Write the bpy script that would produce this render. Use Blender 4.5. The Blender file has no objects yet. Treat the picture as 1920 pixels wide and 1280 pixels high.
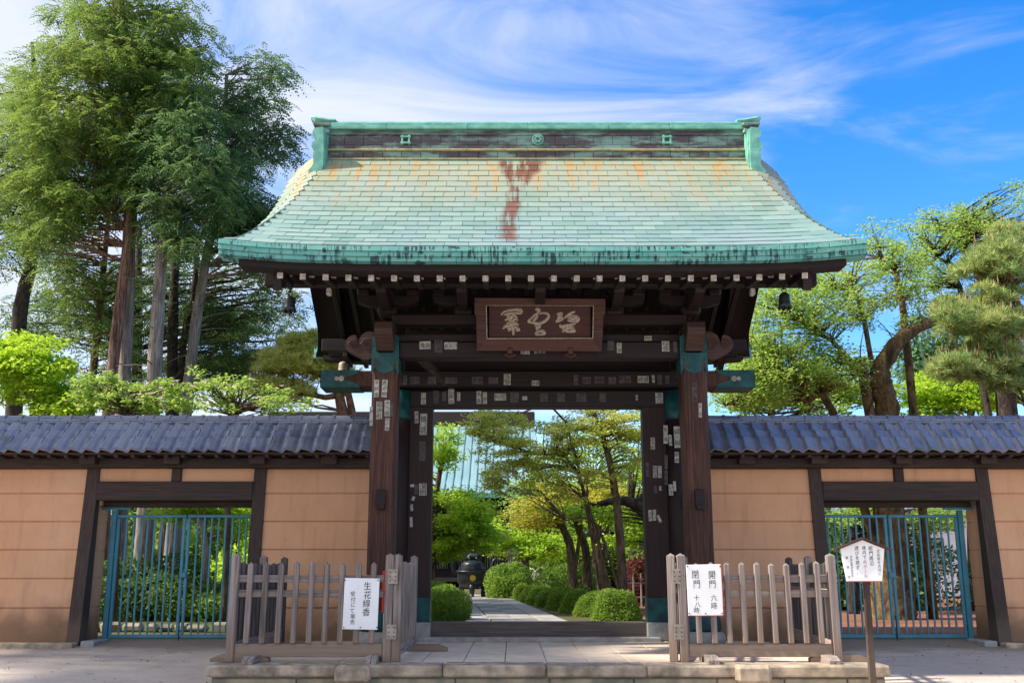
import bpy, math, random
import numpy as np
from mathutils import Vector, Matrix, Euler

rnd = random.Random(11)
rng = np.random.default_rng(5)
SC = bpy.context.scene
COL = SC.collection
R = math.radians

# ------------------------------------------------------------------ camera
CAMX, CAMY, CAMZ, PITCH, F = -0.36, -14.5, 0.92, R(12.5), 1934.0
cam_d = bpy.data.cameras.new('camera')
cam_d.sensor_width = 36.0
cam_d.lens = F / 1920 * 36
cam_d.clip_end = 3000
cam = bpy.data.objects.new('camera', cam_d)
COL.objects.link(cam)
cam.location = (CAMX, CAMY, CAMZ)
cam.rotation_euler = (math.pi / 2 + PITCH, 0, 0)
SC.camera = cam

# ------------------------------------------------------------------ light
SUN_DIR = Vector((-0.70, -0.10, 0.68)).normalized()
SUN_EL = math.asin(SUN_DIR.z)
SUN_AZ = math.atan2(SUN_DIR.x, SUN_DIR.y) % (2 * math.pi)
world = bpy.data.worlds.new('World')
SC.world = world
world.use_nodes = True
sun_d = bpy.data.lights.new('sun', 'SUN')
sun_d.energy = 2.1
sun_d.angle = R(2.0)
sun_d.color = (1.0, 0.93, 0.80)
sun = bpy.data.objects.new('sun', sun_d)
COL.objects.link(sun)
sun.rotation_euler = SUN_DIR.to_track_quat('Z', 'Y').to_euler()
sun.location = SUN_DIR * 60
SC.view_settings.view_transform = 'Standard'
SC.view_settings.look = 'None'
SC.view_settings.gamma = 1.0
SC.view_settings.exposure = 2.0
SC.view_settings.use_curve_mapping = False

def build_sky():
    t = world.node_tree
    t.nodes.clear()
    nd = lambda k, **kw: _nd(t, k, **kw)
    out = nd('ShaderNodeOutputWorld')
    bg = nd('ShaderNodeBackground')
    bg.inputs['Strength'].default_value = 0.15
    t.links.new(bg.outputs[0], out.inputs[0])
    sky = nd('ShaderNodeTexSky', sky_type='NISHITA', sun_disc=False, sun_elevation=SUN_EL,
             sun_rotation=SUN_AZ, altitude=20.0, air_density=1.0, dust_density=0.3, ozone_density=2.5)
    hs = nd('ShaderNodeHueSaturation')
    hs.inputs['Saturation'].default_value = 1.42
    hs.inputs['Hue'].default_value = 0.509
    hs.inputs['Value'].default_value = 0.50
    t.links.new(sky.outputs[0], hs.inputs['Color'])
    tc = nd('ShaderNodeTexCoord')
    sep = nd('ShaderNodeSeparateXYZ')
    t.links.new(tc.outputs['Generated'], sep.inputs[0])
    def m(op, a, b=None, c=None, clamp=False):
        n = nd('ShaderNodeMath', operation=op, use_clamp=clamp)
        for i, v in enumerate((a, b, c)):
            if v is None: continue
            if isinstance(v, (int, float)): n.inputs[i].default_value = v
            else: t.links.new(v, n.inputs[i])
        return n.outputs[0]
    zz = m('ADD', m('MAXIMUM', sep.outputs[2], 0.02), 0.12)
    u = m('DIVIDE', sep.outputs[0], zz)
    v = m('DIVIDE', sep.outputs[1], zz)
    cmb = nd('ShaderNodeCombineXYZ')
    t.links.new(u, cmb.inputs[0]); t.links.new(v, cmb.inputs[1])
    mp = nd('ShaderNodeMapping')
    mp.inputs['Rotation'].default_value = (0, 0, R(-24))
    mp.inputs['Scale'].default_value = (1.1, 2.0, 1)
    mp.inputs['Location'].default_value = (3.3, 1.7, 0)
    t.links.new(cmb.outputs[0], mp.inputs[0])
    n1 = nd('ShaderNodeTexNoise')
    n1.inputs['Scale'].default_value = 1.15; n1.inputs['Detail'].default_value = 9
    n1.inputs['Roughness'].default_value = 0.6; n1.inputs['Distortion'].default_value = 1.1
    t.links.new(mp.outputs[0], n1.inputs['Vector'])
    n2 = nd('ShaderNodeTexNoise')
    n2.inputs['Scale'].default_value = 0.55; n2.inputs['Detail'].default_value = 3
    t.links.new(cmb.outputs[0], n2.inputs['Vector'])
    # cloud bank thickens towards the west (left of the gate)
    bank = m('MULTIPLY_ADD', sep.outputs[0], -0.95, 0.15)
    bank = m('ADD', bank, m('MULTIPLY_ADD', sep.outputs[1], -0.30, 0.24))  # extra cloud behind the camera, unseen, added to brighten the shade
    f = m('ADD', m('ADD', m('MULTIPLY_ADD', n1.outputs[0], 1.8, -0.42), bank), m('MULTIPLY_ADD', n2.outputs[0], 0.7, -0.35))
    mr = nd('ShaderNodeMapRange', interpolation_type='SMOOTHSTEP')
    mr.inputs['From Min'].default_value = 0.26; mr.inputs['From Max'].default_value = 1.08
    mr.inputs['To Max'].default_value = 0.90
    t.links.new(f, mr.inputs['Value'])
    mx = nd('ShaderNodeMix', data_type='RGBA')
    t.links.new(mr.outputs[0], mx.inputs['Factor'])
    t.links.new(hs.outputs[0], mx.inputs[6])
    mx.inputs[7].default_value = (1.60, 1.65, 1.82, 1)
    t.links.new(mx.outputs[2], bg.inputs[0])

def _nd(t, kind, **kw):
    n = t.nodes.new(kind)
    for k, v in kw.items(): setattr(n, k, v)
    return n
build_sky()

# ------------------------------------------------------------------ pixel -> place
def ray(px, py):
    dx, dy = (px - 960) / F, (640 - py) / F
    return dx, math.cos(PITCH) - dy * math.sin(PITCH), math.sin(PITCH) + dy * math.cos(PITCH)
def at(px, py, Y):
    a, b, c = ray(px, py)
    k = (Y - CAMY) / b
    return Vector((CAMX + a * k, Y, CAMZ + c * k))

# ------------------------------------------------------------------ mesh helpers
_CH = {}
def _unit_faces():
    if 'f' in _CH: return _CH['f']
    cs = [(a, b, c) for a in (-1, 1) for b in (-1, 1) for c in (-1, 1)]
    idx = {(i, ax): i * 3 + ax for i in range(8) for ax in range(3)}
    V = []
    for c in cs:
        for ax in range(3):
            V.append(Vector([c[k] * (1 if k == ax else .8) for k in range(3)]))
    Fs = []
    for ax in range(3):
        for s in (-1, 1):
            q = [i for i, c in enumerate(cs) if c[ax] == s]
            o = [k for k in range(3) if k != ax]
            q.sort(key=lambda i: math.atan2(cs[i][o[1]], cs[i][o[0]]))
            Fs.append([idx[(i, ax)] for i in q])
    for i in range(8):
        for j in range(i + 1, 8):
            d = [k for k in range(3) if cs[i][k] != cs[j][k]]
            if len(d) == 1:
                a, b = [k for k in range(3) if k != d[0]]
                Fs.append([idx[(i, a)], idx[(j, a)], idx[(j, b)], idx[(i, b)]])
        Fs.append([idx[(i, 0)], idx[(i, 1)], idx[(i, 2)]])
    out = []
    for f in Fs:
        p = [V[k] for k in f]
        n = (p[1] - p[0]).cross(p[2] - p[0])
        if n.dot(sum(p, Vector()) / len(p)) < 0: f = f[::-1]
        out.append(f)
    _CH['f'] = (cs, out)
    return _CH['f']

class MB:
    def __init__(s): s.v, s.f, s.m = [], [], []
    def add(s, vs, fs, mat=0):
        b = len(s.v)
        s.v.extend([tuple(v) for v in vs])
        for f in fs:
            s.f.append([b + i for i in f]); s.m.append(mat)
        return s
    def box(s, c, size, rot=None, ch=0.0, mat=0):
        c = Vector(c); h = [k / 2 for k in size]
        M = Matrix.Identity(3) if rot is None else (rot if isinstance(rot, Matrix) else Euler(rot).to_matrix())
        if ch <= 0:
            vs = [c + M @ Vector((x * h[0], y * h[1], z * h[2])) for x in (-1, 1) for y in (-1, 1) for z in (-1, 1)]
            return s.add(vs, [(0, 1, 3, 2), (4, 6, 7, 5), (0, 4, 5, 1), (2, 3, 7, 6), (0, 2, 6, 4), (1, 5, 7, 3)], mat)
        cs, fs = _unit_faces()
        e = min(ch, min(h) * .9)
        vs = []
        for k in cs:
            for ax in range(3):
                vs.append(c + M @ Vector([k[i] * (h[i] if i == ax else h[i] - e) for i in range(3)]))
        return s.add(vs, fs, mat)
    def span(s, a, b, ch=0.0, mat=0):          # box from corner a to corner b
        return s.box([(p + q) / 2 for p, q in zip(a, b)], [abs(q - p) for p, q in zip(a, b)], None, ch, mat)
    def prism(s, poly, axis, a, b, mat=0):     # polygon (2-d) extruded along axis from a to b
        n = len(poly)
        area = sum(poly[i][0] * poly[(i + 1) % n][1] - poly[(i + 1) % n][0] * poly[i][1] for i in range(n))
        if area < 0: poly = poly[::-1]
        def P(p, t):
            q = list(p); q.insert(axis, t); return q
        if axis == 1: poly = poly[::-1]
        vs = [P(p, a) for p in poly] + [P(p, b) for p in poly]
        fs = [list(range(n))[::-1], list(range(n, 2 * n))]
        fs += [(i, (i + 1) % n, n + (i + 1) % n, n + i) for i in range(n)]
        return s.add(vs, fs, mat)
    def tube(s, pts, rad, n=8, mat=0, cap=True, wob=0.0):
        pts = [Vector(p) for p in pts]
        k = len(pts)
        if not hasattr(rad, '__len__'): rad = [rad] * k
        vs, fs = [], []
        x = None
        for i, p in enumerate(pts):
            d = (pts[min(i + 1, k - 1)] - pts[max(i - 1, 0)])
            if d.length < 1e-9: d = Vector((0, 0, 1))
            d.normalize()
            if x is None:
                x = d.orthogonal().normalized()
            else:
                x = (x - d * x.dot(d))
                x = x.normalized() if x.length > 1e-6 else d.orthogonal().normalized()
            y = d.cross(x)
            for j in range(n):
                a = 2 * math.pi * j / n
                r = rad[i] * (1 + (wob * (rnd.random() - .5) * 2 if wob else 0))
                vs.append(p + x * (r * math.cos(a)) + y * (r * math.sin(a)))
        for i in range(k - 1):
            for j in range(n):
                fs.append((i * n + j, i * n + (j + 1) % n, (i + 1) * n + (j + 1) % n, (i + 1) * n + j))
        if cap:
            fs.append(list(range(n))[::-1]); fs.append([(k - 1) * n + j for j in range(n)])
        return s.add(vs, fs, mat)
    def lathe(s, prof, c=(0, 0, 0), n=20, mat=0):
        c = Vector(c); vs, fs = [], []
        for r, z in prof:
            for j in range(n):
                a = 2 * math.pi * j / n
                vs.append(c + Vector((r * math.cos(a), r * math.sin(a), z)))
        k = len(prof)
        for i in range(k - 1):
            for j in range(n):
                fs.append((i * n + j, i * n + (j + 1) % n, (i + 1) * n + (j + 1) % n, (i + 1) * n + j))
        fs.append(list(range(n))[::-1]); fs.append([(k - 1) * n + j for j in range(n)])
        return s.add(vs, fs, mat)
    def grid(s, fn, us, vs_, flip=False, mat=0):
        P = [fn(u, v) for u in us for v in vs_]
        nv = len(vs_); fs = []
        for i in range(len(us) - 1):
            for j in range(nv - 1):
                q = (i * nv + j, (i + 1) * nv + j, (i + 1) * nv + j + 1, i * nv + j + 1)
                fs.append(q[::-1] if flip else q)
        return s.add(P, fs, mat)
    def mesh(s, name, mats, smooth=False):
        me = bpy.data.meshes.new(name)
        me.from_pydata(s.v, [], s.f)
        if not isinstance(mats, (list, tuple)): mats = [mats]
        for m in mats: me.materials.append(m)
        if len(mats) > 1: me.polygons.foreach_set('material_index', s.m)
        if smooth: me.polygons.foreach_set('use_smooth', [True] * len(me.polygons))
        me.update()
        return me
    def build(s, name, mats, parent=None, smooth=False):
        return link(name, s.mesh(name, mats, smooth), parent)

WM = {}
def link(name, data, parent=None, M=None):
    o = bpy.data.objects.new(name, data)
    COL.objects.link(o)
    M = M or Matrix.Identity(4)
    if parent is not None:
        o.parent = parent
        o.matrix_parent_inverse = WM[parent.name].inverted()
    o.matrix_basis = M
    WM[o.name] = M.copy()
    return o
def tag(o, label=None, cat=None, group=None, kind=None):
    if label: o['label'] = label
    if cat: o['category'] = cat
    if group: o['group'] = group
    if kind: o['kind'] = kind
    return o
def thing(name, loc, label, cat, group=None):
    o = link(name, None, None, Matrix.Translation(Vector(loc)))
    o.empty_display_size = .2
    return tag(o, label, cat, group)

_PC = {}
def piece(name, c, size, mat, parent, rot=None, ch=0.006):
    """one chamfered plank or block; alike pieces share a mesh"""
    key = (name, tuple(round(k, 3) for k in size), mat.name, ch)
    me = _PC.get(key)
    if me is None:
        me = MB().box((0, 0, 0), size, None, ch).mesh(name, mat)
        _PC[key] = me
    M3 = Matrix.Identity(3) if rot is None else (rot if isinstance(rot, Matrix) else Euler(rot).to_matrix())
    return link(name, me, parent, Matrix.Translation(Vector(c)) @ M3.to_4x4())
def span(name, a, b, mat, parent, ch=0.006):
    return piece(name, [(p + q) / 2 for p, q in zip(a, b)], [abs(q - p) for p, q in zip(a, b)], mat, parent, None, ch)

# ------------------------------------------------------------------ materials
class NT:
    def __init__(s, name):
        s.mat = bpy.data.materials.new(name)
        s.mat.use_nodes = True
        s.t = s.mat.node_tree
        s.t.nodes.clear()
        s.out = s.n('ShaderNodeOutputMaterial')
    def n(s, k, **kw): return _nd(s.t, k, **kw)
    def set(s, sock, v):
        if isinstance(v, bpy.types.NodeSocket): s.t.links.new(v, sock)
        elif isinstance(v, (tuple, list)) and len(v) == 3 and sock.type == 'RGBA': sock.default_value = (*v, 1)
        else: sock.default_value = v
    def pos(s): return s.n('ShaderNodeNewGeometry').outputs['Position']
    def rand(s): return s.n('ShaderNodeObjectInfo').outputs['Random']
    def island(s): return s.n('ShaderNodeNewGeometry').outputs['Random Per Island']
    def sep(s, v):
        q = s.n('ShaderNodeSeparateXYZ'); s.set(q.inputs[0], v); return q.outputs
    def math(s, op, a, b=None, c=None, clamp=False):
        q = s.n('ShaderNodeMath', operation=op, use_clamp=clamp)
        for i, v in enumerate((a, b, c)):
            if v is not None: s.set(q.inputs[i], v)
        return q.outputs[0]
    def map(s, v, scale=(1, 1, 1), rot=(0, 0, 0), loc=(0, 0, 0)):
        q = s.n('ShaderNodeMapping'); s.set(q.inputs[0], v)
        q.inputs['Scale'].default_value = scale; q.inputs['Rotation'].default_value = rot
        s.set(q.inputs['Location'], loc)
        return q.outputs[0]
    def jitter(s, v, amt=7.0):            # texture shifted piece by piece
        q = s.n('ShaderNodeVectorMath', operation='ADD'); s.set(q.inputs[0], v)
        c = s.n('ShaderNodeCombineXYZ')
        r = s.math('MULTIPLY', s.rand(), amt)
        for i in range(3): s.set(c.inputs[i], r)
        s.set(q.inputs[1], c.outputs[0])
        return q.outputs[0]
    def noise(s, v, scale, detail=4, rough=.55, dist=0.0):
        q = s.n('ShaderNodeTexNoise'); s.set(q.inputs['Vector'], v)
        q.inputs['Scale'].default_value = scale; q.inputs['Detail'].default_value = detail
        q.inputs['Roughness'].default_value = rough; q.inputs['Distortion'].default_value = dist
        return q.outputs[0]
    def ramp(s, f, stops, interp='LINEAR'):
        q = s.n('ShaderNodeValToRGB'); s.set(q.inputs[0], f)
        cr = q.color_ramp; cr.interpolation = interp
        while len(cr.elements) < len(stops): cr.elements.new(.5)
        for e, (p, c) in zip(cr.elements, stops):
            e.position = p
            e.color = (c, c, c, 1) if isinstance(c, (int, float)) else (*c, 1)
        return q.outputs[0]
    def step(s, f, a, b, lo=0.0, hi=1.0):
        q = s.n('ShaderNodeMapRange', interpolation_type='SMOOTHSTEP')
        s.set(q.inputs['Value'], f); s.set(q.inputs['From Min'], a); s.set(q.inputs['From Max'], b)
        s.set(q.inputs['To Min'], lo); s.set(q.inputs['To Max'], hi)
        return q.outputs[0]
    def mix(s, f, a, b, blend='MIX'):
        q = s.n('ShaderNodeMix', data_type='RGBA', blend_type=blend)
        s.set(q.inputs['Factor'], f); s.set(q.inputs[6], a); s.set(q.inputs[7], b)
        return q.outputs[2]
    def bump(s, h, strength=.3, dist=.01):
        q = s.n('ShaderNodeBump'); q.inputs['Strength'].default_value = strength
        q.inputs['Distance'].default_value = dist; s.set(q.inputs['Height'], h)
        return q.outputs[0]
    def bsdf(s, col, rough=.7, normal=None, metal=0.0, spec=.5):
        q = s.n('ShaderNodeBsdfPrincipled')
        s.set(q.inputs['Base Color'], col); s.set(q.inputs['Roughness'], rough)
        s.set(q.inputs['Metallic'], metal); s.set(q.inputs['Specular IOR Level'], spec)
        if normal is not None: s.set(q.inputs['Normal'], normal)
        s.t.links.new(q.outputs[0], s.out.inputs[0])
        return s.mat

def wood(name, dark, light, axis, rough=.75, vary=.35, fine=60.0, spec=.3, dirt=None):
    n = NT(name)
    sc = [1.0, 1.0, 1.0]
    sc = [fine if i != axis else fine * .035 for i in range(3)]
    p = n.jitter(n.pos())
    g = n.noise(n.map(p, sc), 1.0, 5, .6, .4)
    big = n.noise(n.map(p, [3.0 if i != axis else .9 for i in range(3)]), 1.0, 3)
    c = n.mix(n.step(g, .3, .72), dark, light)
    c = n.mix(n.step(big, .35, .7, 0, vary), c, tuple(k * .45 for k in dark))
    r = n.rand()
    c = n.mix(n.math('MULTIPLY', r, vary * .8), c, tuple(k * 1.25 for k in light))
    if dirt is not None:
        z = n.sep(n.pos())[2]
        w = n.math('ADD', z, n.math('MULTIPLY', n.noise(n.pos(), 9, 4), .25))
        c = n.mix(n.step(w, .22, .55, .6, 0), c, dirt)
    return n.bsdf(c, rough, n.bump(g, .45, .004), spec=spec)

def plain(name, col, rough=.6, vary=.15, scale=6.0, metal=0, bump=.15, spec=.4, dark=None):
    n = NT(name)
    p = n.jitter(n.pos(), 3)
    g = n.noise(p, scale, 5)
    c = n.mix(n.step(g, .3, .75), tuple(k * (1 - vary) for k in col) if dark is None else dark, tuple(min(1, k * (1 + vary * .6)) for k in col))
    c = n.mix(n.math('MULTIPLY', n.rand(), vary * .8), c, tuple(k * .75 for k in col))
    return n.bsdf(c, rough, n.bump(n.noise(p, scale * 8, 3), bump, .004), metal, spec)

M = {}
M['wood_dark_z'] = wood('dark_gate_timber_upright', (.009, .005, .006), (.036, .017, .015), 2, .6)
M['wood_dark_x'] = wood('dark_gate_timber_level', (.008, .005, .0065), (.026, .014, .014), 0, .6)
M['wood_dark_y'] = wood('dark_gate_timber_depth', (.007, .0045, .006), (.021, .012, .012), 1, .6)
M['wood_red_z'] = wood('worn_red_brown_post', (.016, .007, .006), (.115, .044, .028), 2, .6, .3)
M['wood_wall_x'] = wood('wall_timber_level', (.022, .015, .014), (.062, .040, .032), 0, .7)
M['wood_wall_z'] = wood('wall_timber_upright', (.022, .015, .014), (.065, .042, .035), 2, .7, dirt=(.14, .10, .075))
M['fence_z'] = wood('weathered_grey_wood_upright', (.105, .084, .076), (.36, .295, .268), 2, .85, .35, 45, .2, dirt=(.30, .20, .125))
M['fence_x'] = wood('weathered_grey_wood_level', (.11, .088, .079), (.36, .295, .265), 0, .85, .35, 45, .2, dirt=(.29, .20, .13))
M['fence_y'] = wood('weathered_grey_wood_depth', (.18, .14, .125), (.44, .36, .32), 1, .85, .25, 55, .2)
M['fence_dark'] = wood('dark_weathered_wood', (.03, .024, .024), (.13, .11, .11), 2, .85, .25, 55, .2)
M['sill'] = wood('threshold_wood', (.055, .045, .042), (.17, .135, .12), 0, .8)
M['stone'] = plain('rough_kerb_stone', (.48, .375, .27), .9, .45, 6, bump=.7, dark=(.15, .125, .095))
M['stone_low'] = plain('lower_kerb_stone', (.36, .295, .20), .9, .35, 5, bump=.5, dark=(.15, .15, .11))
M['stone_grey'] = plain('grey_footing_stone', (.36, .35, .33), .85, .25, 9, bump=.4)
M['paving'] = plain('pale_paving_slab', (.74, .60, .48), .85, .16, 3, bump=.3)
M['path'] = plain('grey_path_slab', (.36, .33, .31), .85, .3, 2.5, bump=.3)
M['path_dark'] = plain('dark_path_slab', (.22, .205, .20), .85, .3, 2.5, bump=.3)
M['iron'] = plain('dark_iron', (.035, .033, .033), .55, .3, 12, .6)
M['bronze'] = plain('dark_bronze', (.03, .034, .038), .38, .4, 5, .55, spec=.5)
M['gold'] = plain('worn_gold', (.55, .36, .08), .4, .25, 12, .8)
M['plate'] = plain('dull_metal_plate', (.38, .33, .27), .55, .3, 15, .35)
M['red'] = plain('red_paint', (.62, .03, .02), .45, .1, 5)
M['paper'] = plain('white_notice_panel', (.87, .87, .88), .5, .06, 4, bump=.05)
M['paper_old'] = plain('aged_paper_slip', (.42, .41, .37), .8, .45, 22, bump=.1)
M['paper_dim'] = plain('faded_paper_slip', (.085, .075, .078), .85, .4, 16, bump=.1)
M['ink'] = plain('black_ink', (.012, .012, .016), .7, .1, 9, bump=0)
M['ink_red'] = plain('red_ink', (.55, .10, .10), .7, .1, 9, bump=0)
M['ink_dim'] = plain('faded_ink', (.02, .015, .016), .8, .1, 9, bump=0)
M['gilt'] = plain('faded_gilt_lettering', (.42, .36, .29), .6, .5, 30, bump=.2)
M['plaque'] = wood('plaque_board', (.026, .009, .009), (.075, .024, .021), 0, .55)
M['plaque_frame'] = wood('plaque_frame_wood', (.028, .011, .010), (.095, .036, .027), 0, .55)
M['white_end'] = plain('white_painted_end_grain', (.50, .46, .42), .8, .55, 30, bump=.2)
M['blue_steel'] = plain('blue_green_painted_steel', (.055, .24, .33), .42, .18, 5, bump=.05)
M['green_metal'] = plain('dark_teal_copper_cover', (.010, .088, .086), .5, .45, 7, .25, dark=(.010, .036, .042))
M['tile'] = None

def tile_mat():
    n = NT('blue_grey_roof_tile')
    p = n.jitter(n.pos(), 5)
    g = n.noise(p, 7, 5)
    c = n.mix(n.step(g, .3, .7), (.09, .105, .17), (.155, .18, .275))
    c = n.mix(n.math('MULTIPLY', n.rand(), .75), c, (.225, .24, .29))
    c = n.mix(n.step(n.noise(p, 2.2, 4), .52, .72, 0, .5), c, (.055, .055, .065))
    spots = n.step(n.noise(p, 45, 3), .66, .72, 0, .5)
    c = n.mix(spots, c, (.24, .25, .25))
    return n.bsdf(c, n.step(g, .2, .8, .30, .5), n.bump(n.noise(p, 60, 3), .12, .003), spec=.7)
M['tile'] = tile_mat()

def plaster():
    n = NT('tan_earthen_plaster')
    p = n.pos()
    g = n.noise(p, 1.3, 5, .6)
    c = n.mix(n.step(g, .3, .75), (.62, .335, .185), (.70, .39, .235))
    c = n.mix(n.math('MULTIPLY', n.rand(), .22), c, (.44, .25, .15))
    z = n.sep(p)[2]
    st = n.noise(n.map(p, (9, 9, .7)), 1.0, 4)
    c = n.mix(n.step(st, .48, .78, 0, .48), c, (.36, .215, .13))
    cr = n.noise(p, 1.1, 7, .7, 2.0)
    c = n.mix(n.step(n.math('ABSOLUTE', n.math('SUBTRACT', cr, .5)), .0, .0035, .45, 0), c, (.26, .15, .09))
    c = n.mix(n.step(n.noise(p, .55, 4), .45, .7, 0, .35), c, (.66, .42, .27))
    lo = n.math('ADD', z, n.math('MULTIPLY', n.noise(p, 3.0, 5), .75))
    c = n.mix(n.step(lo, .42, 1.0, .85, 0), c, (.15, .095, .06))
    grain = n.noise(p, 170, 2)
    c = n.mix(n.step(grain, .35, .7, 0, .16), c, (.30, .17, .10))
    tro = n.math('ADD', n.math('MULTIPLY', grain, .3), n.noise(n.map(p, (3, 3, 9)), 1.0, 4))
    return n.bsdf(c, .92, n.bump(tro, .4, .008), spec=.15)
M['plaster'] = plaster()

def copper_roof():
    n = NT('pale_patina_copper_shingle')
    p = n.pos()
    x, y, z = n.sep(p)[:3]
    rr = n.math('FRACT', n.math('ADD', n.rand(), n.math('MULTIPLY', n.island(), 3.7)))
    c = n.mix(rr, (.155, .27, .24), (.25, .36, .31))
    big = n.noise(p, .9, 4)
    c = n.mix(n.step(big, .35, .7, 0, .7), c, (.225, .305, .325))
    c = n.mix(n.step(n.noise(p, 5, 5), .5, .75, 0, .35), c, (.17, .29, .28))
    # ochre runs washed down from the ridge
    runs = n.noise(n.map(p, (11, .8, .8)), 1.0, 5, .65, .15)
    fade = n.step(n.math('ADD', z, n.math('MULTIPLY', n.noise(p, 1.5, 3), .9)), 5.45, 7.25)
    sm = n.step(n.math('MULTIPLY', n.step(runs, .40, .74), fade), .05, .85, 0, .85)
    c = n.mix(n.math('MULTIPLY', fade, .55), c, (.36, .335, .18))
    c = n.mix(sm, c, (.43, .25, .085))
    fine = n.noise(n.map(p, (26, 1.0, 1.0)), 1.0, 3)
    c = n.mix(n.math('MULTIPLY', n.step(fine, .56, .74, 0, .5), n.step(z, 5.0, 6.2, .25, 1)), c, (.42, .25, .11))
    # one red-brown rust run below the ridge centre, narrowing as it goes down
    half = n.math('ADD', n.step(z, 6.0, 6.75, .07, .30), n.math('MULTIPLY', n.noise(n.map(p, (7, 3, 3)), 1.0, 4), .16))
    cx = n.math('ADD', -.40, n.math('MULTIPLY', n.step(z, 5.0, 6.8), .16))
    dx = n.math('ABSOLUTE', n.math('SUBTRACT', x, cx))
    m = n.math('MULTIPLY', n.step(n.math('SUBTRACT', half, dx), 0.0, .12), n.step(n.math('ADD', z, n.math('MULTIPLY', rr, .35)), 4.75, 5.05))
    m = n.math('MULTIPLY', m, n.step(n.math('ADD', n.noise(n.map(p, (15, .9, .9)), 1.0, 5, .6), n.math('MULTIPLY', rr, .30)), .42, .64))
    c = n.mix(n.math('MULTIPLY', m, .93), c, n.mix(rr, (.11, .028, .015), (.19, .07, .035)))
    return n.bsdf(c, n.step(big, .2, .8, .42, .6), n.bump(n.noise(p, 7, 4), .22, .012), .0, .45)
M['shingle'] = copper_roof()

def copper_edge():
    n = NT('teal_patina_copper_edge')
    p = n.pos()
    z = n.sep(p)[2]
    g = n.noise(p, 3.5, 5)
    c = n.mix(n.step(g, .3, .7), (.09, .36, .31), (.19, .46, .39))
    c = n.mix(n.math('MULTIPLY', n.rand(), .5), c, (.16, .40, .38))
    drips = n.noise(n.map(p, (32, 3, 3)), 1.0, 3)
    where = n.noise(n.map(p, (2.3, 1, 9)), 1.0, 3)
    c = n.mix(n.math('MULTIPLY', n.step(drips, .48, .56), n.step(where, .44, .56, 0, .95)), c, (.02, .05, .06))
    blot = n.noise(n.map(p, (4.5, 2, 9)), 1.0, 2)
    c = n.mix(n.step(blot, .66, .69, 0, .9), c, (.03, .05, .065))
    return n.bsdf(c, .5, n.bump(n.noise(p, 18, 3), .15, .006), .1, .45)
M['copper_edge'] = copper_edge()

def copper_ridge():
    n = NT('brown_and_green_ridge_copper')
    p = n.pos()
    q = n.noise(n.map(p, (1.6, 3, 6)), 1.0, 5, .65)
    c = n.mix(n.step(q, .42, .60), (.085, .068, .078), (.22, .36, .31))
    c = n.mix(n.step(n.noise(p, 24, 3), .6, .75, 0, .4), c, (.32, .40, .33))
    c = n.mix(n.math('MULTIPLY', n.rand(), .3), c, (.05, .05, .05))
    return n.bsdf(c, .55, n.bump(n.noise(p, 20, 3), .2, .006), .1, .4)
M['ridge'] = copper_ridge()
M['ridge_green'] = plain('bright_patina_copper', (.19, .46, .36), .5, .3, 6, .1, dark=(.10, .30, .26))
M['ridge_gold'] = plain('ochre_copper', (.47, .36, .15), .55, .35, 8, .1, dark=(.22, .28, .18))  # ochre-toned copper for the ridge ledges

def ground_mat(name, a, b, scale=2.0, speck=None, rough=.95, bump=.5):
    n = NT(name)
    p = n.pos()
    g = n.noise(p, scale, 6, .65)
    c = n.mix(n.step(g, .3, .7), a, b)
    c = n.mix(n.step(n.noise(p, scale * .22, 4), .4, .7, 0, .45), c, tuple(k * .62 for k in a))
    if name == 'worn_pale_asphalt':
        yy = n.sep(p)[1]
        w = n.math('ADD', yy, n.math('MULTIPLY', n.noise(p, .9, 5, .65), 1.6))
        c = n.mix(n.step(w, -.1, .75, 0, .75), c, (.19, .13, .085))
        c = n.mix(n.step(n.noise(n.map(p, (.5, 2.5, 1)), 1.0, 5, .7), .52, .72, 0, .5), c, (.22, .195, .175))
        cr = n.noise(p, 1.7, 6, .7, 1.5)
        c = n.mix(n.step(n.math('ABSOLUTE', n.math('SUBTRACT', cr, .5)), .0, .006, .6, 0), c, (.10, .09, .08))
    f = n.noise(p, 95, 3)
    c = n.mix(n.step(f, .5, .72, 0, .5), c, speck or tuple(k * .5 for k in a))
    return n.bsdf(c, rough, n.bump(f, bump, .006), spec=.2)
M['street'] = ground_mat('worn_pale_asphalt', (.56, .465, .40), (.66, .56, .48), 1.2, (.34, .285, .24))
M['soil'] = ground_mat('garden_soil_with_moss', (.10, .075, .045), (.12, .13, .045), 1.0)
M['soil_red'] = ground_mat('red_brown_soil', (.20, .085, .05), (.30, .13, .08), 1.3, (.13, .055, .035))
M['moss'] = ground_mat('moss', (.06, .075, .02), (.13, .16, .04), 2.2)

def leaf_mat(name, dark, mid, light, trans=.35, rough=.55, spec=.25, tcol=None):
    n = NT(name)
    a = n.n('ShaderNodeAttribute', attribute_name='tint')
    f = a.outputs['Fac']
    c = n.ramp(f, [(0.0, dark), (.5, mid), (1.0, light)])
    q = n.n('ShaderNodeBsdfPrincipled')
    n.set(q.inputs['Base Color'], c); q.inputs['Roughness'].default_value = rough
    q.inputs['Specular IOR Level'].default_value = spec
    tr = n.n('ShaderNodeBsdfTranslucent')
    n.set(tr.inputs['Color'], n.mix(.6, c, tcol or tuple(min(1, k * 1.5) for k in light)))
    mx = n.n('ShaderNodeMixShader'); mx.inputs[0].default_value = trans
    n.t.links.new(q.outputs[0], mx.inputs[1]); n.t.links.new(tr.outputs[0], mx.inputs[2])
    n.t.links.new(mx.outputs[0], n.out.inputs[0])
    return n.mat
M['leaf_cypress'] = leaf_mat('cypress_leaf', (.026, .085, .026), (.095, .205, .046), (.30, .385, .08), .34)
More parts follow.
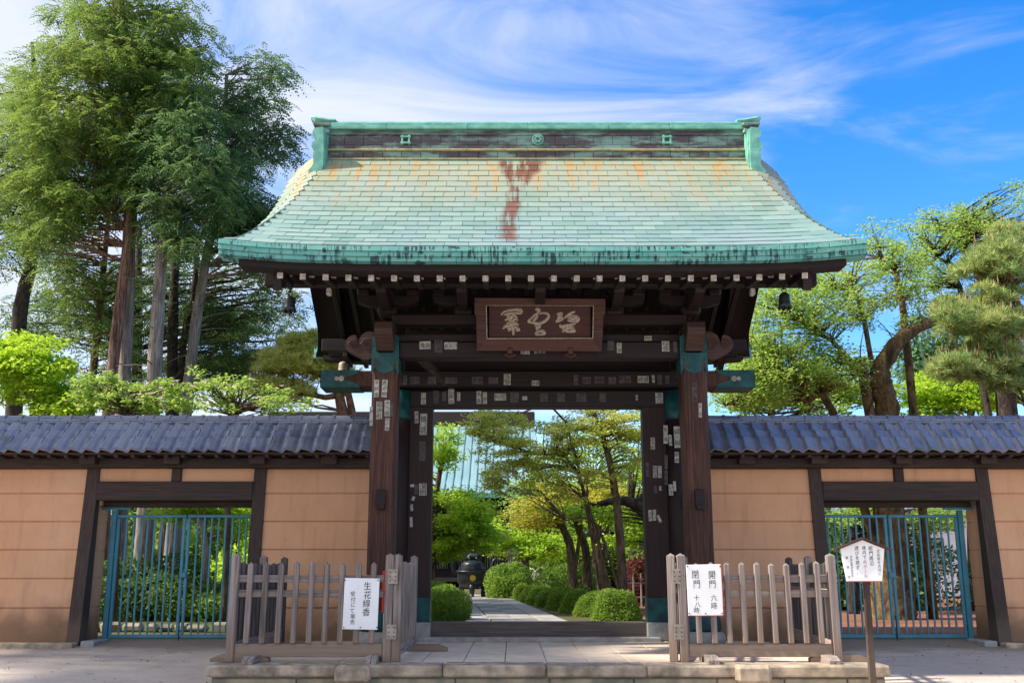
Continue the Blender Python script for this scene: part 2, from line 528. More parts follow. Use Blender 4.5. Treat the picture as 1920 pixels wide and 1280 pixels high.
M['leaf_blue'] = leaf_mat('blue_green_conifer_leaf', (.022, .080, .046), (.080, .185, .082), (.22, .32, .10), .32)
M['leaf_dark'] = leaf_mat('dark_evergreen_leaf', (.022, .065, .022), (.06, .13, .035), (.16, .23, .055), .25)
M['leaf_maple'] = leaf_mat('fresh_maple_leaf', (.13, .26, .015), (.27, .45, .028), (.46, .60, .05), .5)
M['leaf_cherry'] = leaf_mat('young_cherry_leaf', (.10, .20, .025), (.22, .37, .055), (.42, .54, .12), .5)
M['leaf_dogwood'] = leaf_mat('bronze_green_leaf', (.15, .24, .025), (.31, .42, .06), (.52, .54, .11), .55)
M['leaf_yellow'] = leaf_mat('yellow_green_leaf', (.16, .22, .02), (.36, .40, .045), (.56, .50, .08), .5)
M['leaf_pine'] = leaf_mat('pine_needle', (.06, .14, .05), (.17, .29, .09), (.42, .47, .16), .3)
M['leaf_pine_gold'] = leaf_mat('golden_pine_needle', (.14, .22, .04), (.33, .41, .08), (.54, .54, .15), .35)  # yellow-green needles of the golden pine
M['leaf_box'] = leaf_mat('clipped_azalea_leaf', (.045, .11, .014), (.12, .235, .026), (.32, .43, .06), .35)
M['leaf_red'] = leaf_mat('red_shrub_leaf', (.06, .010, .012), (.14, .025, .025), (.22, .07, .05), .3)
M['flower'] = leaf_mat('pink_flower', (.60, .22, .30), (.75, .40, .46), (.85, .62, .64), .3)
M['flower_red'] = leaf_mat('crimson_flower', (.45, .01, .08), (.65, .02, .13), (.75, .2, .3), .3)
M['candle'] = leaf_mat('pine_candle', (.30, .20, .09), (.42, .31, .15), (.52, .42, .22), .1)

def bark(name, a, b, sc=(16, 16, 1.6), bump=.9):
    n = NT(name)
    p = n.pos()
    g = n.noise(n.map(p, sc), 1.0, 6, .65, .8)
    c = n.mix(n.step(g, .33, .68), a, b)
    c = n.mix(n.step(n.noise(p, 2.2, 4), .45, .75, 0, .4), c, tuple(k * .6 for k in b))
    return n.bsdf(c, .92, n.bump(g, bump, .04), spec=.15)
M['bark_cedar'] = bark('grey_red_cedar_bark', (.08, .04, .032), (.37, .225, .18))
M['bark_pale'] = bark('pale_grey_bark', (.12, .095, .085), (.36, .31, .28))
M['bark_dark'] = bark('dark_bark', (.022, .017, .015), (.085, .065, .055), (10, 10, 4))
M['bark_cherry'] = bark('gnarled_cherry_bark', (.035, .026, .02), (.19, .145, .10), (7, 7, 5), 1.0)
M['bark_moss'] = bark('mossy_bark', (.04, .027, .018), (.21, .145, .068), (8, 8, 4), 1.0)
M['bark_pine'] = bark('red_pine_bark', (.07, .035, .02), (.26, .13, .08), (9, 9, 5))
M['bark_brown'] = bark('brown_garden_tree_bark', (.05, .035, .025), (.19, .135, .095), (12, 12, 3))
M['carved'] = wood('carved_dark_wood', (.022, .012, .011), (.085, .045, .038), 0, .6)

ALL_CHARS = '。いけこずせてでにのびろをんボルー丁三上下世中付伊会信八六内切勢化十千受吉周和員喜国境売大太奥委家寺寿小屋岡島川州巡師座後徳戸所教文時木本村松橋武毘氏水江河浅浦深清源濃生田甲町百真知石社祖神禁稲総線羅育船花草荷蔵西誠谷豊豪財販越辺遊金銀鎮長門閉開香高鳥鳴鷲'

# ------------------------------------------------------------------ lettering
_GL = {}
def glyph(ch):
    """outline of one character as a flat mesh; cached"""
    if ch in _GL: return _GL[ch]
    cu = bpy.data.curves.new('glyph', 'FONT')
    cu.body = ch; cu.resolution_u = 2
    o = bpy.data.objects.new('glyph', cu)
    COL.objects.link(o)
    bpy.context.view_layer.update()
    me = bpy.data.meshes.new_from_object(o.evaluated_get(bpy.context.evaluated_depsgraph_get()))
    V = np.array([v.co[:2] for v in me.vertices]) if len(me.vertices) else np.zeros((0, 2))
    Fc = [list(p.vertices) for p in me.polygons]
    bpy.data.objects.remove(o); bpy.data.curves.remove(cu); bpy.data.meshes.remove(me)
    if len(V):
        V = V - np.array([.5, .38])
    _GL[ch] = (V, Fc)
    return _GL[ch]
def letter(mb, ch, x, z, size, y, mat=0, sx=1.0, slant=0.0, rotate=False):
    """one character, centred on (x, z), facing -Y at depth y"""
    V, Fc = glyph(ch)
    if not len(V): return
    if rotate: V = np.stack([V[:, 1], -V[:, 0]], 1)
    mb.add([(x + size * sx * (a + slant * b), y, z + size * (b + .06 * a)) for a, b in V], Fc, mat)
def column(mb, text, x, ztop, size, y, mat=0, sx=.95, gap=1.05, wob=0.0, red=()):
    z = ztop - size / 2
    for i, ch in enumerate(text):
        letter(mb, ch, x + rnd.uniform(-wob, wob), z + rnd.uniform(-wob, wob) * .5, size * (1 + rnd.uniform(-2, 2) * wob), y,
               (mat + 1) if i in red else mat, sx, rnd.uniform(-1, 1) * wob * 3, rotate=(ch == 'ー'))
        z -= size * gap


for _c in sorted(set(ALL_CHARS)): glyph(_c)          # while the scene is still empty: quick

# ------------------------------------------------------------------ ground, street, platform
GY = [(-900, -.5), (-9, -.5), (-4.6, -.42), (-.5, -.10), (.6, -.02), (900, -.02)]
def gz(y):
    for (a, za), (b, zb) in zip(GY, GY[1:]):
        if a <= y <= b: return za + (zb - za) * (y - a) / (b - a)
    return 0.0
def sheet(name, x0, x1, y0, y1, mat, lift, nx=8):
    ys = sorted(set([y0, y1] + [y for y, _ in GY if y0 < y < y1]))
    xs = [x0 + (x1 - x0) * i / nx for i in range(nx + 1)]
    o = MB().grid(lambda u, v: (u, v, gz(v) + lift), xs, ys).build(name, mat)
    return tag(o, kind='structure')
sheet('ground', -900, 900, -900, 900, M['soil'], 0)
tag(sheet('street', -60, 60, -40, .55, M['street'], .004), 'worn pale asphalt forecourt rising to the wall')
tag(sheet('garden_soil', 2.2, 26, 1.2, 34, M['soil_red'], .004), 'red brown bare soil behind the wall')

plat = tag(link('pavement', None, None, Matrix.Translation((0, -1.5, 0))), 'raised stone platform paved with pale slabs under the gate', kind='structure')
PX, PF = 3.40, -3.82
MB().span((-PX + .05, PF + .07, -.6), (PX - .05, 1.6, -.045)).build('platform_core', M['stone_low'], plat)
# cap stones along the front and the two sides
xs = [-PX, -2.1, -1.05, -.02, .98, 2.12, PX]
for a, b in zip(xs, xs[1:]):
    span('cap_stone', (a + .004, PF, -.11), (b - .004, PF + .42, 0.0 + rnd.uniform(-.006, .004)), M['stone'], plat, .018)
for s in (-1, 1):
    for a, b in ((PF + .424, -2.2), (-2.2, -.9), (-.9, .4), (.4, 1.6)):
        span('cap_stone', (s * PX - (0 if s > 0 else 0), a + .004, -.11), (s * (PX - .36), b - .004, rnd.uniform(-.006, .002)), M['stone'], plat, .018)
x = -PX + .05
while x < PX - .06:
    b = min(x + rnd.uniform(.62, .95), PX - .05)
    if PX - .05 - b < .3: b = PX - .05
    span('course_stone', (x + .005, PF + .035, -.52), (b - .005, PF + .3, -.125), M['stone_low'], plat, .012)
    x = b
for X in (-1.93, 2.02):
    piece('footing_stone', (X, PF + .05, -.075), (.34, .34, .17), M['stone'], plat, (0, 0, rnd.uniform(-.03, .03)), .03)
# paving slabs
n = 0
ys = np.arange(PF + .43, 1.5, .46)
for i, y in enumerate(ys):
    y1 = min(y + .46, 1.58)
    k = 14
    wdt = 2 * (PX - .37) / k
    for j in range(k):
        x0 = -PX + .37 + j * wdt
        span('paving_slab', (x0 + .004, y + .004, -.05), (x0 + wdt - .004, y1 - .004, -.004), M['paving'], plat, .005)
span('step_stone', (-1.62, -.32, -.01), (1.62, -.16, .055), M['stone_grey'], plat, .012)

# ------------------------------------------------------------------ walls with tiled coping
YB, YT, ZT = -.12, .10, 2.32
def yf(z): return YB + (YT - YB) * max(0, min(1, (z + .1) / 2.42))
GZ = [at(300, py, .0).z for py in (1204, 1139, 1084, 1030, 977, 924)] + [ZT]
GZ[0] = -.03

def tile_mesh():
    mb = MB(); w, L, t = .222, .262, .032
    xs = [w * (i / 10 - .5) for i in range(11)]
    def prof(x):
        q = x / w + .5
        return   .026 * math.sin(2 * math.pi * (q + .08)) + .010 * math.sin(4 * math.pi * (q + .12))
    ysl = [0, L * .5, L]
    tp = lambda v: 1.18 - .62 * v / L
    mb.grid(lambda u, v: (u, v, prof(u) * tp(v)), xs, ysl)
    mb.grid(lambda u, v: (u, v, prof(u) - t), xs, [0, L], True)
    mb.grid(lambda u, v: (u, 0 - .002 * v, prof(u) - t * v), xs, [0, 1], True)
    mb.grid(lambda u, v: (xs[0], u, prof(xs[0]) - t * v), [0, L], [0, 1], False)
    mb.grid(lambda u, v: (xs[-1], u, prof(xs[-1]) - t * v), [0, L], [0, 1], True)
    return mb.mesh('roof_tile', M['tile'], True)
TILE = tile_mesh()
CAPT = None
def ridge_tile_mesh():
    mb = MB(); n = 8
    def ring(x, r): return [(x, -r * math.cos(math.pi * j / n), r * .8 * math.sin(math.pi * j / n)) for j in range(n + 1)]
    rings = [ring(0, .088), ring(0, .100), ring(.035, .100), ring(.035, .086), ring(.235, .084)]
    vs = [p for r in rings for p in r]; fs = []
    for i in range(len(rings) - 1):
        for j in range(n):
            fs.append((i * (n + 1) + j, i * (n + 1) + j + 1, (i + 1) * (n + 1) + j + 1, (i + 1) * (n + 1) + j))
    mb.add(vs, fs)
    return mb.mesh('ridge_tile', M['tile'], False)
CAPT = ridge_tile_mesh()

def garden_wall(s, label):
    X0, X1 = 2.20, 12.6
    w = thing('plaster_wall', (s * 5, 0, -.1), label, 'wall')
    PO, PI_ = 6.25, 3.90            # posts of the side opening
    def course(a, b, z0, z1):
        g, c = .007, .008
        poly = [(yf(z0) + c, z0 + g), (yf(z0), z0 + g + c), (yf(z1), z1 - g - c), (yf(z1) + c, z1 - g),
                (.70 - yf(z1) - .12, z1 - g), (.70 - yf(z0) - .12, z0 + g)]
        x0, x1 = sorted((s * a, s * b))
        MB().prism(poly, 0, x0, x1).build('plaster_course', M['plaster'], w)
    for a, b in ((X0, PI_ - .085), (PO + .085, X1)):
        for z0, z1 in zip(GZ, GZ[1:]): course(a, b, z0, z1)
        x0, x1 = sorted((s * (a + .004), s * (b - .004)))
        MB().prism([(yf(-.03) + .02, -.1), (yf(ZT) + .02, ZT), (.56 - yf(ZT), ZT), (.56 - yf(0), -.1)], 0, x0, x1).build('wall_core', M['plaster'], w)
    # upright posts that follow the batter
    for X in (PI_, PO):
        poly = [(yf(-.03) - .035, -.06), (yf(ZT) - .035, ZT + .004), (.17, ZT + .004), (.12, -.06)]
        MB().prism(poly, 0, s * X - .086, s * X + .086).build('wall_post', M['wood_wall_z'], w)
    for X, q in ((PI_, -1), (PO, 1)):          # plaster reveals behind the posts
        r0, r1 = sorted((s * (X - q * .045), s * (X + q * .084)))
        for z0, z1 in zip(GZ, GZ[1:]):
            if z0 > 1.8: continue
            MB().box(((r0 + r1) / 2, .395, (z0 + min(z1, 1.8)) / 2), (r1 - r0, .43, min(z1, 1.8) - z0 - .014), None, .006).build('plaster_course', M['plaster'], w)
        MB().box(((r0 + r1) / 2, .39, .9), (r1 - r0 - .02, .40, 1.85)).build('wall_core', M['plaster'], w)
    x0, x1 = sorted((s * (PI_ + .088), s * (PO - .088)))
    span('lintel', (x0, .02, 1.875), (x1, .40, 2.135), M['wood_wall_x'], w, .008)
    span('gate_head', (x0, .30, 1.80), (x1, .52, 1.873), M['wood_wall_x'], w, .008)
    xm = (x0 + x1) / 2
    span('strut', (xm - .065, .035, 2.137), (xm + .065, .3, ZT), M['wood_wall_z'], w)
    for a, b in ((x0, xm - .067), (xm + .067, x1)):
        span('transom_panel', (a, .085, 2.137), (b, .3, ZT), M['plaster'], w, .004)
    # eave beam with its short corbels
    a, b = sorted((s * 2.17, s * X1))
    span('eave_beam', (a, -.06, ZT + .003), (b, .60, 2.455), M['wood_wall_x'], w)
    span('eave_board', (a, -.36, 2.475), (b, -.02, 2.50), M['wood_wall_x'], w)
    for X in (PI_, (PI_ + PO) / 2, PO, 8.6, 11, 2.9):
        span('corbel', (s * X - .11, -.20, 2.36), (s * X + .11, -.062, 2.472), M['wood_wall_x'], w)
    x = 2.35
    while x < X1:
        piece('rafter_end', (s * x, -.21, 2.452), (.05, .26, .04), M['wood_wall_x'], w)
        x += .23
    # tiled coping
    E0, E1 = Vector((0, -.40, 2.515)), Vector((0, .27, 3.0))
    up = (E1 - E0).normalized(); L = (E1 - E0).length
    nrm = Vector((1, 0, 0)).cross(up)
    rot = Matrix((Vector((1, 0, 0)), up, nrm)).transposed() @ Matrix.Rotation(R(10), 3, 'X')
    MB().prism([(-.37, 2.50), (.27, 2.975), (.91, 2.50)], 0, a, b).build('coping_core', M['wood_wall_x'], w)
    rows = 4; ex = L / rows
    wd = .211
    cols = int((X1 - 2.2) / wd)
    for i in range(rows):
        for j in range(cols):
            X = s * (2.2 + (j + .5) * wd) if s > 0 else -(2.2 + (j + .5) * wd)
            if abs(X) > 9.3: continue
            P = E0 + up * (ex * i) + nrm * (.026 + rnd.uniform(-.005, .005))
            P.x = X + rnd.uniform(-.007, .007)
            link('roof_tile', TILE, w, Matrix.Translation(P) @ (rot @ Matrix.Rotation(R(rnd.uniform(-1.4, 1.4)), 3, 'Z')).to_4x4())
    far = MB()
    if s < 0: far.span((-X1, -.40, 2.50), (-9.35, .3, 2.53))
    # rear slope as one sheet of tiles
    mb = MB()
    mb.grid(lambda u, v: (u, .29 + .63 * v, 3.01 - .46 * v + .018 * math.sin(u / wd * 2 * math.pi)),
            [a + (b - a) * i / 340 for i in range(341)], [0, .33, .66, 1], False)
    tag(mb.build('rear_tiles', M['tile'], w, True), kind='stuff')
    # ridge courses and round caps
    for k, (hw, z0) in enumerate(((.17, 2.965), (.145, 2.998))):
        x = 2.2 + (.12 if k else 0)
        while x < 9.6:
            q0, q1 = sorted((s * x, s * (x + .30)))
            span('ridge_course', (q0 + .002, .275 - hw, z0), (q1 - .002, .275 + hw, z0 + .03), M['tile'], w, .006)
            x += .30
    x = 2.2
    while x < 9.6:
        Mx = Matrix.Translation((s * x, .275, 3.032 + rnd.uniform(-.002, .002)))
        if s < 0: Mx = Mx @ Matrix.Rotation(math.pi, 4, 'Z')
        link('ridge_tile', CAPT, w, Mx)
        x += .236
    # kerb under the wall
    x = 6.17
    while x < X1:
        q0, q1 = sorted((s * x, s * (x + 1.3)))
        span('kerb_stone', (q0 + .004, -.33, -.20), (q1 - .004, .5, -.018), M['stone'], w, .015)
        x += 1.3
    q0, q1 = sorted((s * 3.42, s * 3.99))
    span('kerb_stone', (q0, -.2, -.15), (q1, .5, -.032), M['stone'], w, .015)
    return w
garden_wall(-1, 'tan plaster wall with blue tiled coping beside the cypress trees')
garden_wall(1, 'tan plaster wall with blue tiled coping beside the gnarled cherry tree')

def metal_gate(s, label):
    Y = .42
    xo, xi = s * 6.03, s * 3.96
    g = thing('metal_gate', ((xo + xi) / 2, Y, 0), label, 'gate', 'blue barred side gates')
    b = M['blue_steel']
    span('gate_post', (xo - .035, Y - .04, -.05), (xo + .035, Y + .04, 1.76), b, g)
    span('gate_post', (xi - .03, Y - .04, -.05), (xi + .03, Y + .04, 1.72), b, g)
    q = sorted((xo + s * .17, xo - s * .24))
    span('wall_bracket', (q[0], Y - .06, 1.765), (q[1], Y - .01, 1.80), b, g)
    xm = (xo + xi) / 2
    for a, c in ((xo - s * .04, xm + s * .012), (xm - s * .012, xi + s * .035)):
        x0, x1 = sorted((a, c))
        leaf = span('gate_leaf', (x0, Y - .02, .005), (x1, Y + .02, .05), b, g)
        span('top_rail', (x0, Y - .02, 1.655), (x1, Y + .02, 1.695), b, leaf)
        for x in (x0 + .022, x1 - .022):
            span('stile', (x - .021, Y - .0195, .052), (x + .021, Y + .0195, 1.653), b, leaf)
        nb = 8
        for i in range(nb):
            x = x0 + .044 + (x1 - x0 - .088) * (i + 1) / (nb + 1)
            piece('bar', (x, Y, .853), (.024, .024, 1.6), b, leaf, None, .004)
    span('latch_box', (xm - .05, Y - .045, .82), (xm + .05, Y - .022, .90), b, g)
    MB().tube([(xm, Y - .03, -.03), (xm, Y - .03, .3)], .008, 6).build('drop_bolt', M['iron'], g)
    span('footing_block', (xo - .09, Y - .62, -.12), (xo + .09, Y - .05, .0), M['stone_grey'], g, .012)
    return g
metal_gate(-1, 'blue steel barred double gate in the wall by the cypress trees')
metal_gate(1, 'blue steel barred double gate in front of the thick cherry trunk')

# ------------------------------------------------------------------ the gate building
G = thing('temple_gate', (0, 0, 0), 'large dark timber temple gate with green copper roof', 'gate')
WZ, WX, WY = M['wood_dark_z'], M['wood_dark_x'], M['wood_dark_y']

def sprof(u): return 4.60 + .57 * u + .087 * u * u
def S(x, u, rear=False, lift=0.0):
    ax = abs(x)
    z = sprof(u) + .10 * min(1.05, ax / 3.79) ** 5 * max(0, 1 - u / 2.2)
    xf = 3.10 + .50 * max(0, 1 - u / 2.7) ** 1.0
    xv = XV(u)
    w = max(0, min(1, (ax - xf) / max(.02, xv - xf)))
    z -= .36 * (u / 3) ** .75 * w ** 1.5
    return Vector((x, (3 - u) if rear else (u - 3), z + lift))
def XV(u): return 3.61 + .18 * max(0, 1 - u / .95) ** 2

us = [0, .05, .1, .17, .25, .35, .45, .55, .68, .8] + [.95 + 2.05 * i / 16 for i in range(17)]
fr = [-1, -.975, -.95, -.92, -.89, -.86, -.82, -.7, -.5, -.25, 0, .25, .5, .7, .82, .86, .89, .92, .95, .975, 1]
rb = MB()
for rear in (False, True):
    rb.grid(lambda u, k: S(k * XV(u), u, rear, -.022), us, fr, flip=not rear)
roof = rb.build('roof', M['shingle'], G, True)
sf = MB()
for rear in (False, True):
    sf.grid(lambda u, k: S(k * (XV(u) - .015), u, rear, -.19), us, fr, flip=rear)
sf.build('soffit_boards', WY, G, True)

# shingles
NR = 18
seg = [S(0, 2.72 * i / 400) for i in range(401)]
arc = [0.0]
for a, b in zip(seg, seg[1:]): arc.append(arc[-1] + (b - a).length)
def u_at(s):
    k = np.interp(s, arc, range(401)); return 2.72 * k / 400
rowl = arc[-1] / NR
specs = []
for i in range(NR):
    u0, u1 = u_at(i * rowl), u_at((i + 1) * rowl)
    um = (u0 + u1) / 2
    xf = 3.10 + .50 * max(0, 1 - um / 2.7)
    xv = XV(um)
    off = (i % 2) * .5 + rnd.uniform(-.08, .08)
    k0 = -20
    edges = [e for e in [(j + off) * .283 for j in range(-14, 15)] if abs(e) < xf - .06]
    strip = max(1, round((xv - xf) / .17))
    edges = [-xv + (xv - xf) * k / strip for k in range(strip + 1)] + edges + [xf + (xv - xf) * k / strip for k in range(strip + 1)]
    for a, b in zip(edges, edges[1:]): specs.append((i, a, b, u0, u1))
unit = MB().box((0, 0, 0), (1, 1, 1), None, 0).mesh('copper_shingle', M['shingle'])
rest = MB()
for k, (i, a, b, u0, u1) in enumerate(specs):
    ue = min(3.0, u1 + .03)
    pa, pb = S(a, (u0 + u1) / 2), S(b, (u0 + u1) / 2)
    lo, hi = S((a + b) / 2, u0), S((a + b) / 2, ue)
    tx = (pb - pa); up = hi - lo
    wd, ln = tx.length, up.length
    tx.normalize(); nn = tx.cross(up).normalized(); up2 = nn.cross(tx)
    rot = Matrix((tx, up2, nn)).transposed() @ Matrix.Rotation(R((-3.0 if abs(a + b) < 6.3 else -.8) + rnd.uniform(-.8, .8)), 3, 'X') @ Matrix.Rotation(R(rnd.uniform(-.4, .4)), 3, 'Z') @ Matrix.Rotation(R(rnd.uniform(-1.0, 1.0)), 3, 'Y')
    c = (lo + hi) / 2 + nn * .004
    if k < 296:
        link('copper_shingle', unit, roof, Matrix.Translation(c) @ rot.to_4x4() @ Matrix.Diagonal((wd - .006, ln, .016, 1)))
    else:
        rest.box(c, (wd - .006, ln, .016), rot)
tag(rest.build('upper_shingles', M['shingle'], roof), kind='stuff')

# layered copper edge of the eave, piece by piece (front), plain at the rear and verges
unit_e = MB().box((0, 0, 0), (1, 1, 1), None, .02).mesh('copper_edge_strip', M['copper_edge'])
for row in range(3):
    xs = [-3.79] + [x + (row % 2) * .14 for x in np.arange(-3.62, 3.6, .29)] + [3.79]
    for a, b in zip(xs, xs[1:]):
        za, zb = S(a, 0).z, S(b, 0).z
        ang = math.atan2(zb - za, b - a)
        c = Vector(((a + b) / 2, -3.005 + .020 * row + .11, (za + zb) / 2 - .038 - .060 * row))
        Mx = Matrix.Translation(c) @ Matrix.Rotation(-ang, 4, 'Y') @ Matrix.Rotation(R(-4), 4, 'X') @ Matrix.Diagonal((b - a - .004, .24, .057, 1))
        link('copper_edge_strip', unit_e, roof, Mx)
mb = MB()
xs = np.linspace(-3.79, 3.79, 25)
for r0, y0 in ((0, 3.0),):
    mb.grid(lambda x, v: (x, y0 - .06 * v, S(x, 0).z - .01 - .19 * v), list(xs), [0, 1], flip=False)
for sgn in (-1, 1):
    for rear in (False, True):
        q = 1 if rear else -1
        mb.grid(lambda u, v: S(sgn * (XV(u) - .02 - .05 * v), u, rear, -.012 - .18 * v), us, [0, .34, .67, 1], flip=(sgn * q > 0))
mb.build('verge_edge', M['copper_edge'], roof)

# ridge
Z0 = 6.66
span('ridge_core', (-3.12, -.23, Z0), (3.12, .23, 7.30), M['ridge'], roof, .004)
for z0, z1, hw, mt in ((6.70, 6.79, .315, 'ridge_green'), (6.79, 6.815, .33, 'ridge_gold'), (6.945, 6.975, .30, 'ridge_gold'),
                       (7.205, 7.235, .265, 'ridge'), (7.29, 7.345, .29, 'ridge_green'), (7.345, 7.40, .27, 'ridge_green')):
    x = -3.12
    k = 0
    while x < 3.11:
        b = min(3.12, x + .9 + .3 * (k % 2))
        span('ridge_moulding', (x + .001, -hw, z0), (b - .001, hw, z1 - .001), M[mt], roof, .008)
        x = b; k += 1
mb = MB()
mb.prism([(.22 * math.cos(t), 7.40 + .09 * math.sin(t)) for t in np.linspace(0, math.pi, 9)], 0, -3.14, 3.14)
mb.build('ridge_cap', M['ridge_green'], roof)
for row, (z0, z1, off) in enumerate(((6.817, 6.943, .0), (6.977, 7.05, .14), (7.052, 7.203, .0))):
    x = -3.12 - off
    while x < 3.1:
        a, b = max(-3.12, x), min(3.12, x + .283)
        if b - a > .03:
            span('ridge_panel', (a + .003, -.262 + .012 * row, z0 + .002), (b - .003, -.22, z1 - .002), M['ridge'], roof, .004)
        x += .283
# crests: two open square crests and one round crest
for X in (-1.93, 1.93):
    mb = MB()
    for dx, dz, w, h in ((0, .048, .15, .026), (0, -.048, .15, .026), (-.05, 0, .026, .15), (.05, 0, .026, .15)):
        mb.box((X + dx, -.272 - (.004 if w > h else 0), 7.12 + dz), (w, .03, h), None, .004)
    mb.build('square_crest', M['ridge_green'], roof)
mb = MB()
def disc(mb, c, r, y0, y1, n=20, mat=0):
    mb.prism([(c[0] + r * math.cos(2 * math.pi * i / n), c[1] + r * math.sin(2 * math.pi * i / n)) for i in range(n)], 1, y0, y1, mat)
disc(mb, (0.02, 7.125), .088, -.285, -.24)
disc(mb, (0.02, 7.125), .07, -.292, -.284, mat=1)
for i in range(6):
    a = 2 * math.pi * i / 6
    disc(mb, (0.02 + .04 * math.cos(a), 7.125 + .04 * math.sin(a)), .019, -.30, -.291, 8)
mb.build('round_crest', [M['ridge_green'], M['ridge']], roof)

# ridge-end ornaments
for s in (-1, 1):
    orn = MB()
    arcp = lambda cx, cz, r, a0, a1, n=6: [(cx + r * math.cos(R(t)), cz + r * math.sin(R(t))) for t in np.linspace(a0, a1, n)]
    body = [(.03, 6.43)] + arcp(.155, 6.475, .075, -120, 60) + [(.155, 6.60), (.165, 6.72), (.165, 6.80), (.145, 6.825)] + arcp(.115, 6.915, .085, -75, 75) \
           + [(.12, 7.01)] + arcp(.105, 7.105, .088, -75, 75) + [(.03, 7.20), (.01, 7.0), (.0, 6.6)]
    # legs: front and rear, following the slope
    pf = [(s * (3.06 + x), z) for x, z in body]
    orn.prism(pf, 1, -.50, -.30)
    orn.prism([(s * (3.075 + x * .93), z if z > 6.6 else z + .03) for x, z in body], 1, -.56, -.499)
    orn.prism(pf, 1, .30, .50)
    orn.span((s * 3.07, -.31, 6.75), (s * 3.24, .31, 7.21), .01)
    o = orn.build('ridge_end', M['ridge_green'], roof)
    nk = MB()
    nk.span((s * 3.05, -.34, 7.205), (s * 3.27, .34, 7.265), .012)
    nk.span((s * 3.07, -.30, 7.265), (s * 3.24, .30, 7.315), .01)
    nk.span((s * 3.04, -.37, 7.315), (s * 3.29, .37, 7.36), .012)
    nk.build('ridge_end_neck', M['ridge'], o)
    cp = MB()
    n = 10
    rings = []
    for x, r, zc in ((-.03, .085, 7.44), (.08, .092, 7.44), (.18, .098, 7.452), (.27, .090, 7.48), (.34, .055, 7.53), (.37, .02, 7.56)):
        rings.append([(s * (3.02 + x), r * 3.0 * math.cos(2 * math.pi * j / n), zc + r * .82 * math.sin(2 * math.pi * j / n)) for j in range(n)])
    vs = [p for r in rings for p in r]; fs = []
    for i in range(len(rings) - 1):
        for j in range(n):
            q = (i * n + j, i * n + (j + 1) % n, (i + 1) * n + (j + 1) % n, (i + 1) * n + j)
            fs.append(q if s > 0 else q[::-1])
    fs.append(list(range(n))[::-1] if s > 0 else list(range(n)))
    e = [(len(rings) - 1) * n + j for j in range(n)]
    fs.append(e if s > 0 else e[::-1])
    cp.add(vs, fs)
    cp.build('ridge_end_cap', M['ridge_green'], o)

# eave timbers
def eave_beam(name, X, y0, y1, z0, z1, mat, rear):
    xs = np.linspace(-X, X, 15)
    mb = MB()
    q = -1 if rear else 1
    up = lambda x: S(x, 0).z - 4.60
    P = lambda x: [(x, q * y0, z0 + up(x)), (x, q * y1, z0 + up(x)), (x, q * y1, z1 + up(x)), (x, q * y0, z1 + up(x))]
    vs = [p for x in xs for p in P(x)]; fs = []
    for i in range(len(xs) - 1):
        for j in range(4):
            f = (i * 4 + j, i * 4 + (j + 1) % 4, (i + 1) * 4 + (j + 1) % 4, (i + 1) * 4 + j)
            fs.append(f if rear else f[::-1])
    fs += [(0, 1, 2, 3) if not rear else (3, 2, 1, 0), tuple((len(xs) - 1) * 4 + j for j in ((3, 2, 1, 0) if not rear else (0, 1, 2, 3)))]
    mb.add(vs, fs)
    return mb.build(name, mat, G)
for rear in (False, True):
    eave_beam('eave_board', 3.56, -2.90, -2.62, 4.335, 4.408, WX, rear)
    eave_beam('eave_batten', 3.46, -2.80, -2.58, 4.40, 4.45, WX, rear)
    q = -1 if rear else 1
    span('eave_purlin', (-3.46, q * -2.06, 4.40), (3.46, q * -1.90, 4.60), WX, G, .01)
    span('inner_purlin', (-2.29, q * -1.20, 4.62), (2.29, q * -1.02, 4.84), WX, G, .01)
    for i in range(24):
        X = (i - 11.5) * .27
        upz = S(X, 0).z - 4.60
        r = piece('flying_rafter', (X, q * -2.44, 4.322 + upz), (.068, .62, .072), WY, G, (q * R(6.5), 0, 0))
        piece('rafter_end', (X, q * -2.752, 4.288 + upz), (.070, .012, .074), M['white_end'], r, (q * R(6.5), 0, 0), .003)
        L = 2.55
        r2 = piece('base_rafter', (X, q * (-2.25 + L / 2 * .906), 4.455 + L / 2 * .423 + upz), (.068, L, .074), WY, G, (q * R(25), 0, 0))
        piece('rafter_end', (X, q * -2.254, 4.452 + upz), (.070, .012, .074), M['white_end'], r2, (q * R(25), 0, 0), .003)
span('ridge_beam', (-3.3, -.12, 5.55), (3.3, .12, 5.85), WX, G, .01)

# bargeboards of the two gables
for s in (-1, 1):
    bb = MB()
    for rear in (False, True):
        q = -1 if rear else 1
        uu = [.30, .34, .6, 1.0, 1.5, 2.0, 2.5, 3.0]
        top = [(q * (u - 3), sprof(u) - .22) for u in uu]
        bot = [(q * (u - 3), sprof(u) - .22 - (.26 if u < .32 else .40 + .03 * math.sin(u * 2))) for u in uu]
        for k in range(len(uu) - 1):
            bb.prism([bot[k], bot[k + 1], top[k + 1], top[k]], 0, s * 3.20, s * 3.10)
    bb.build('bargeboard', WY, G)
    # gable infill seen from below
    MB().prism([(-2.2, 4.62), (0, 5.9), (2.2, 4.62)], 0, s * 2.35, s * 2.30).build('gable_wall', WY, G)

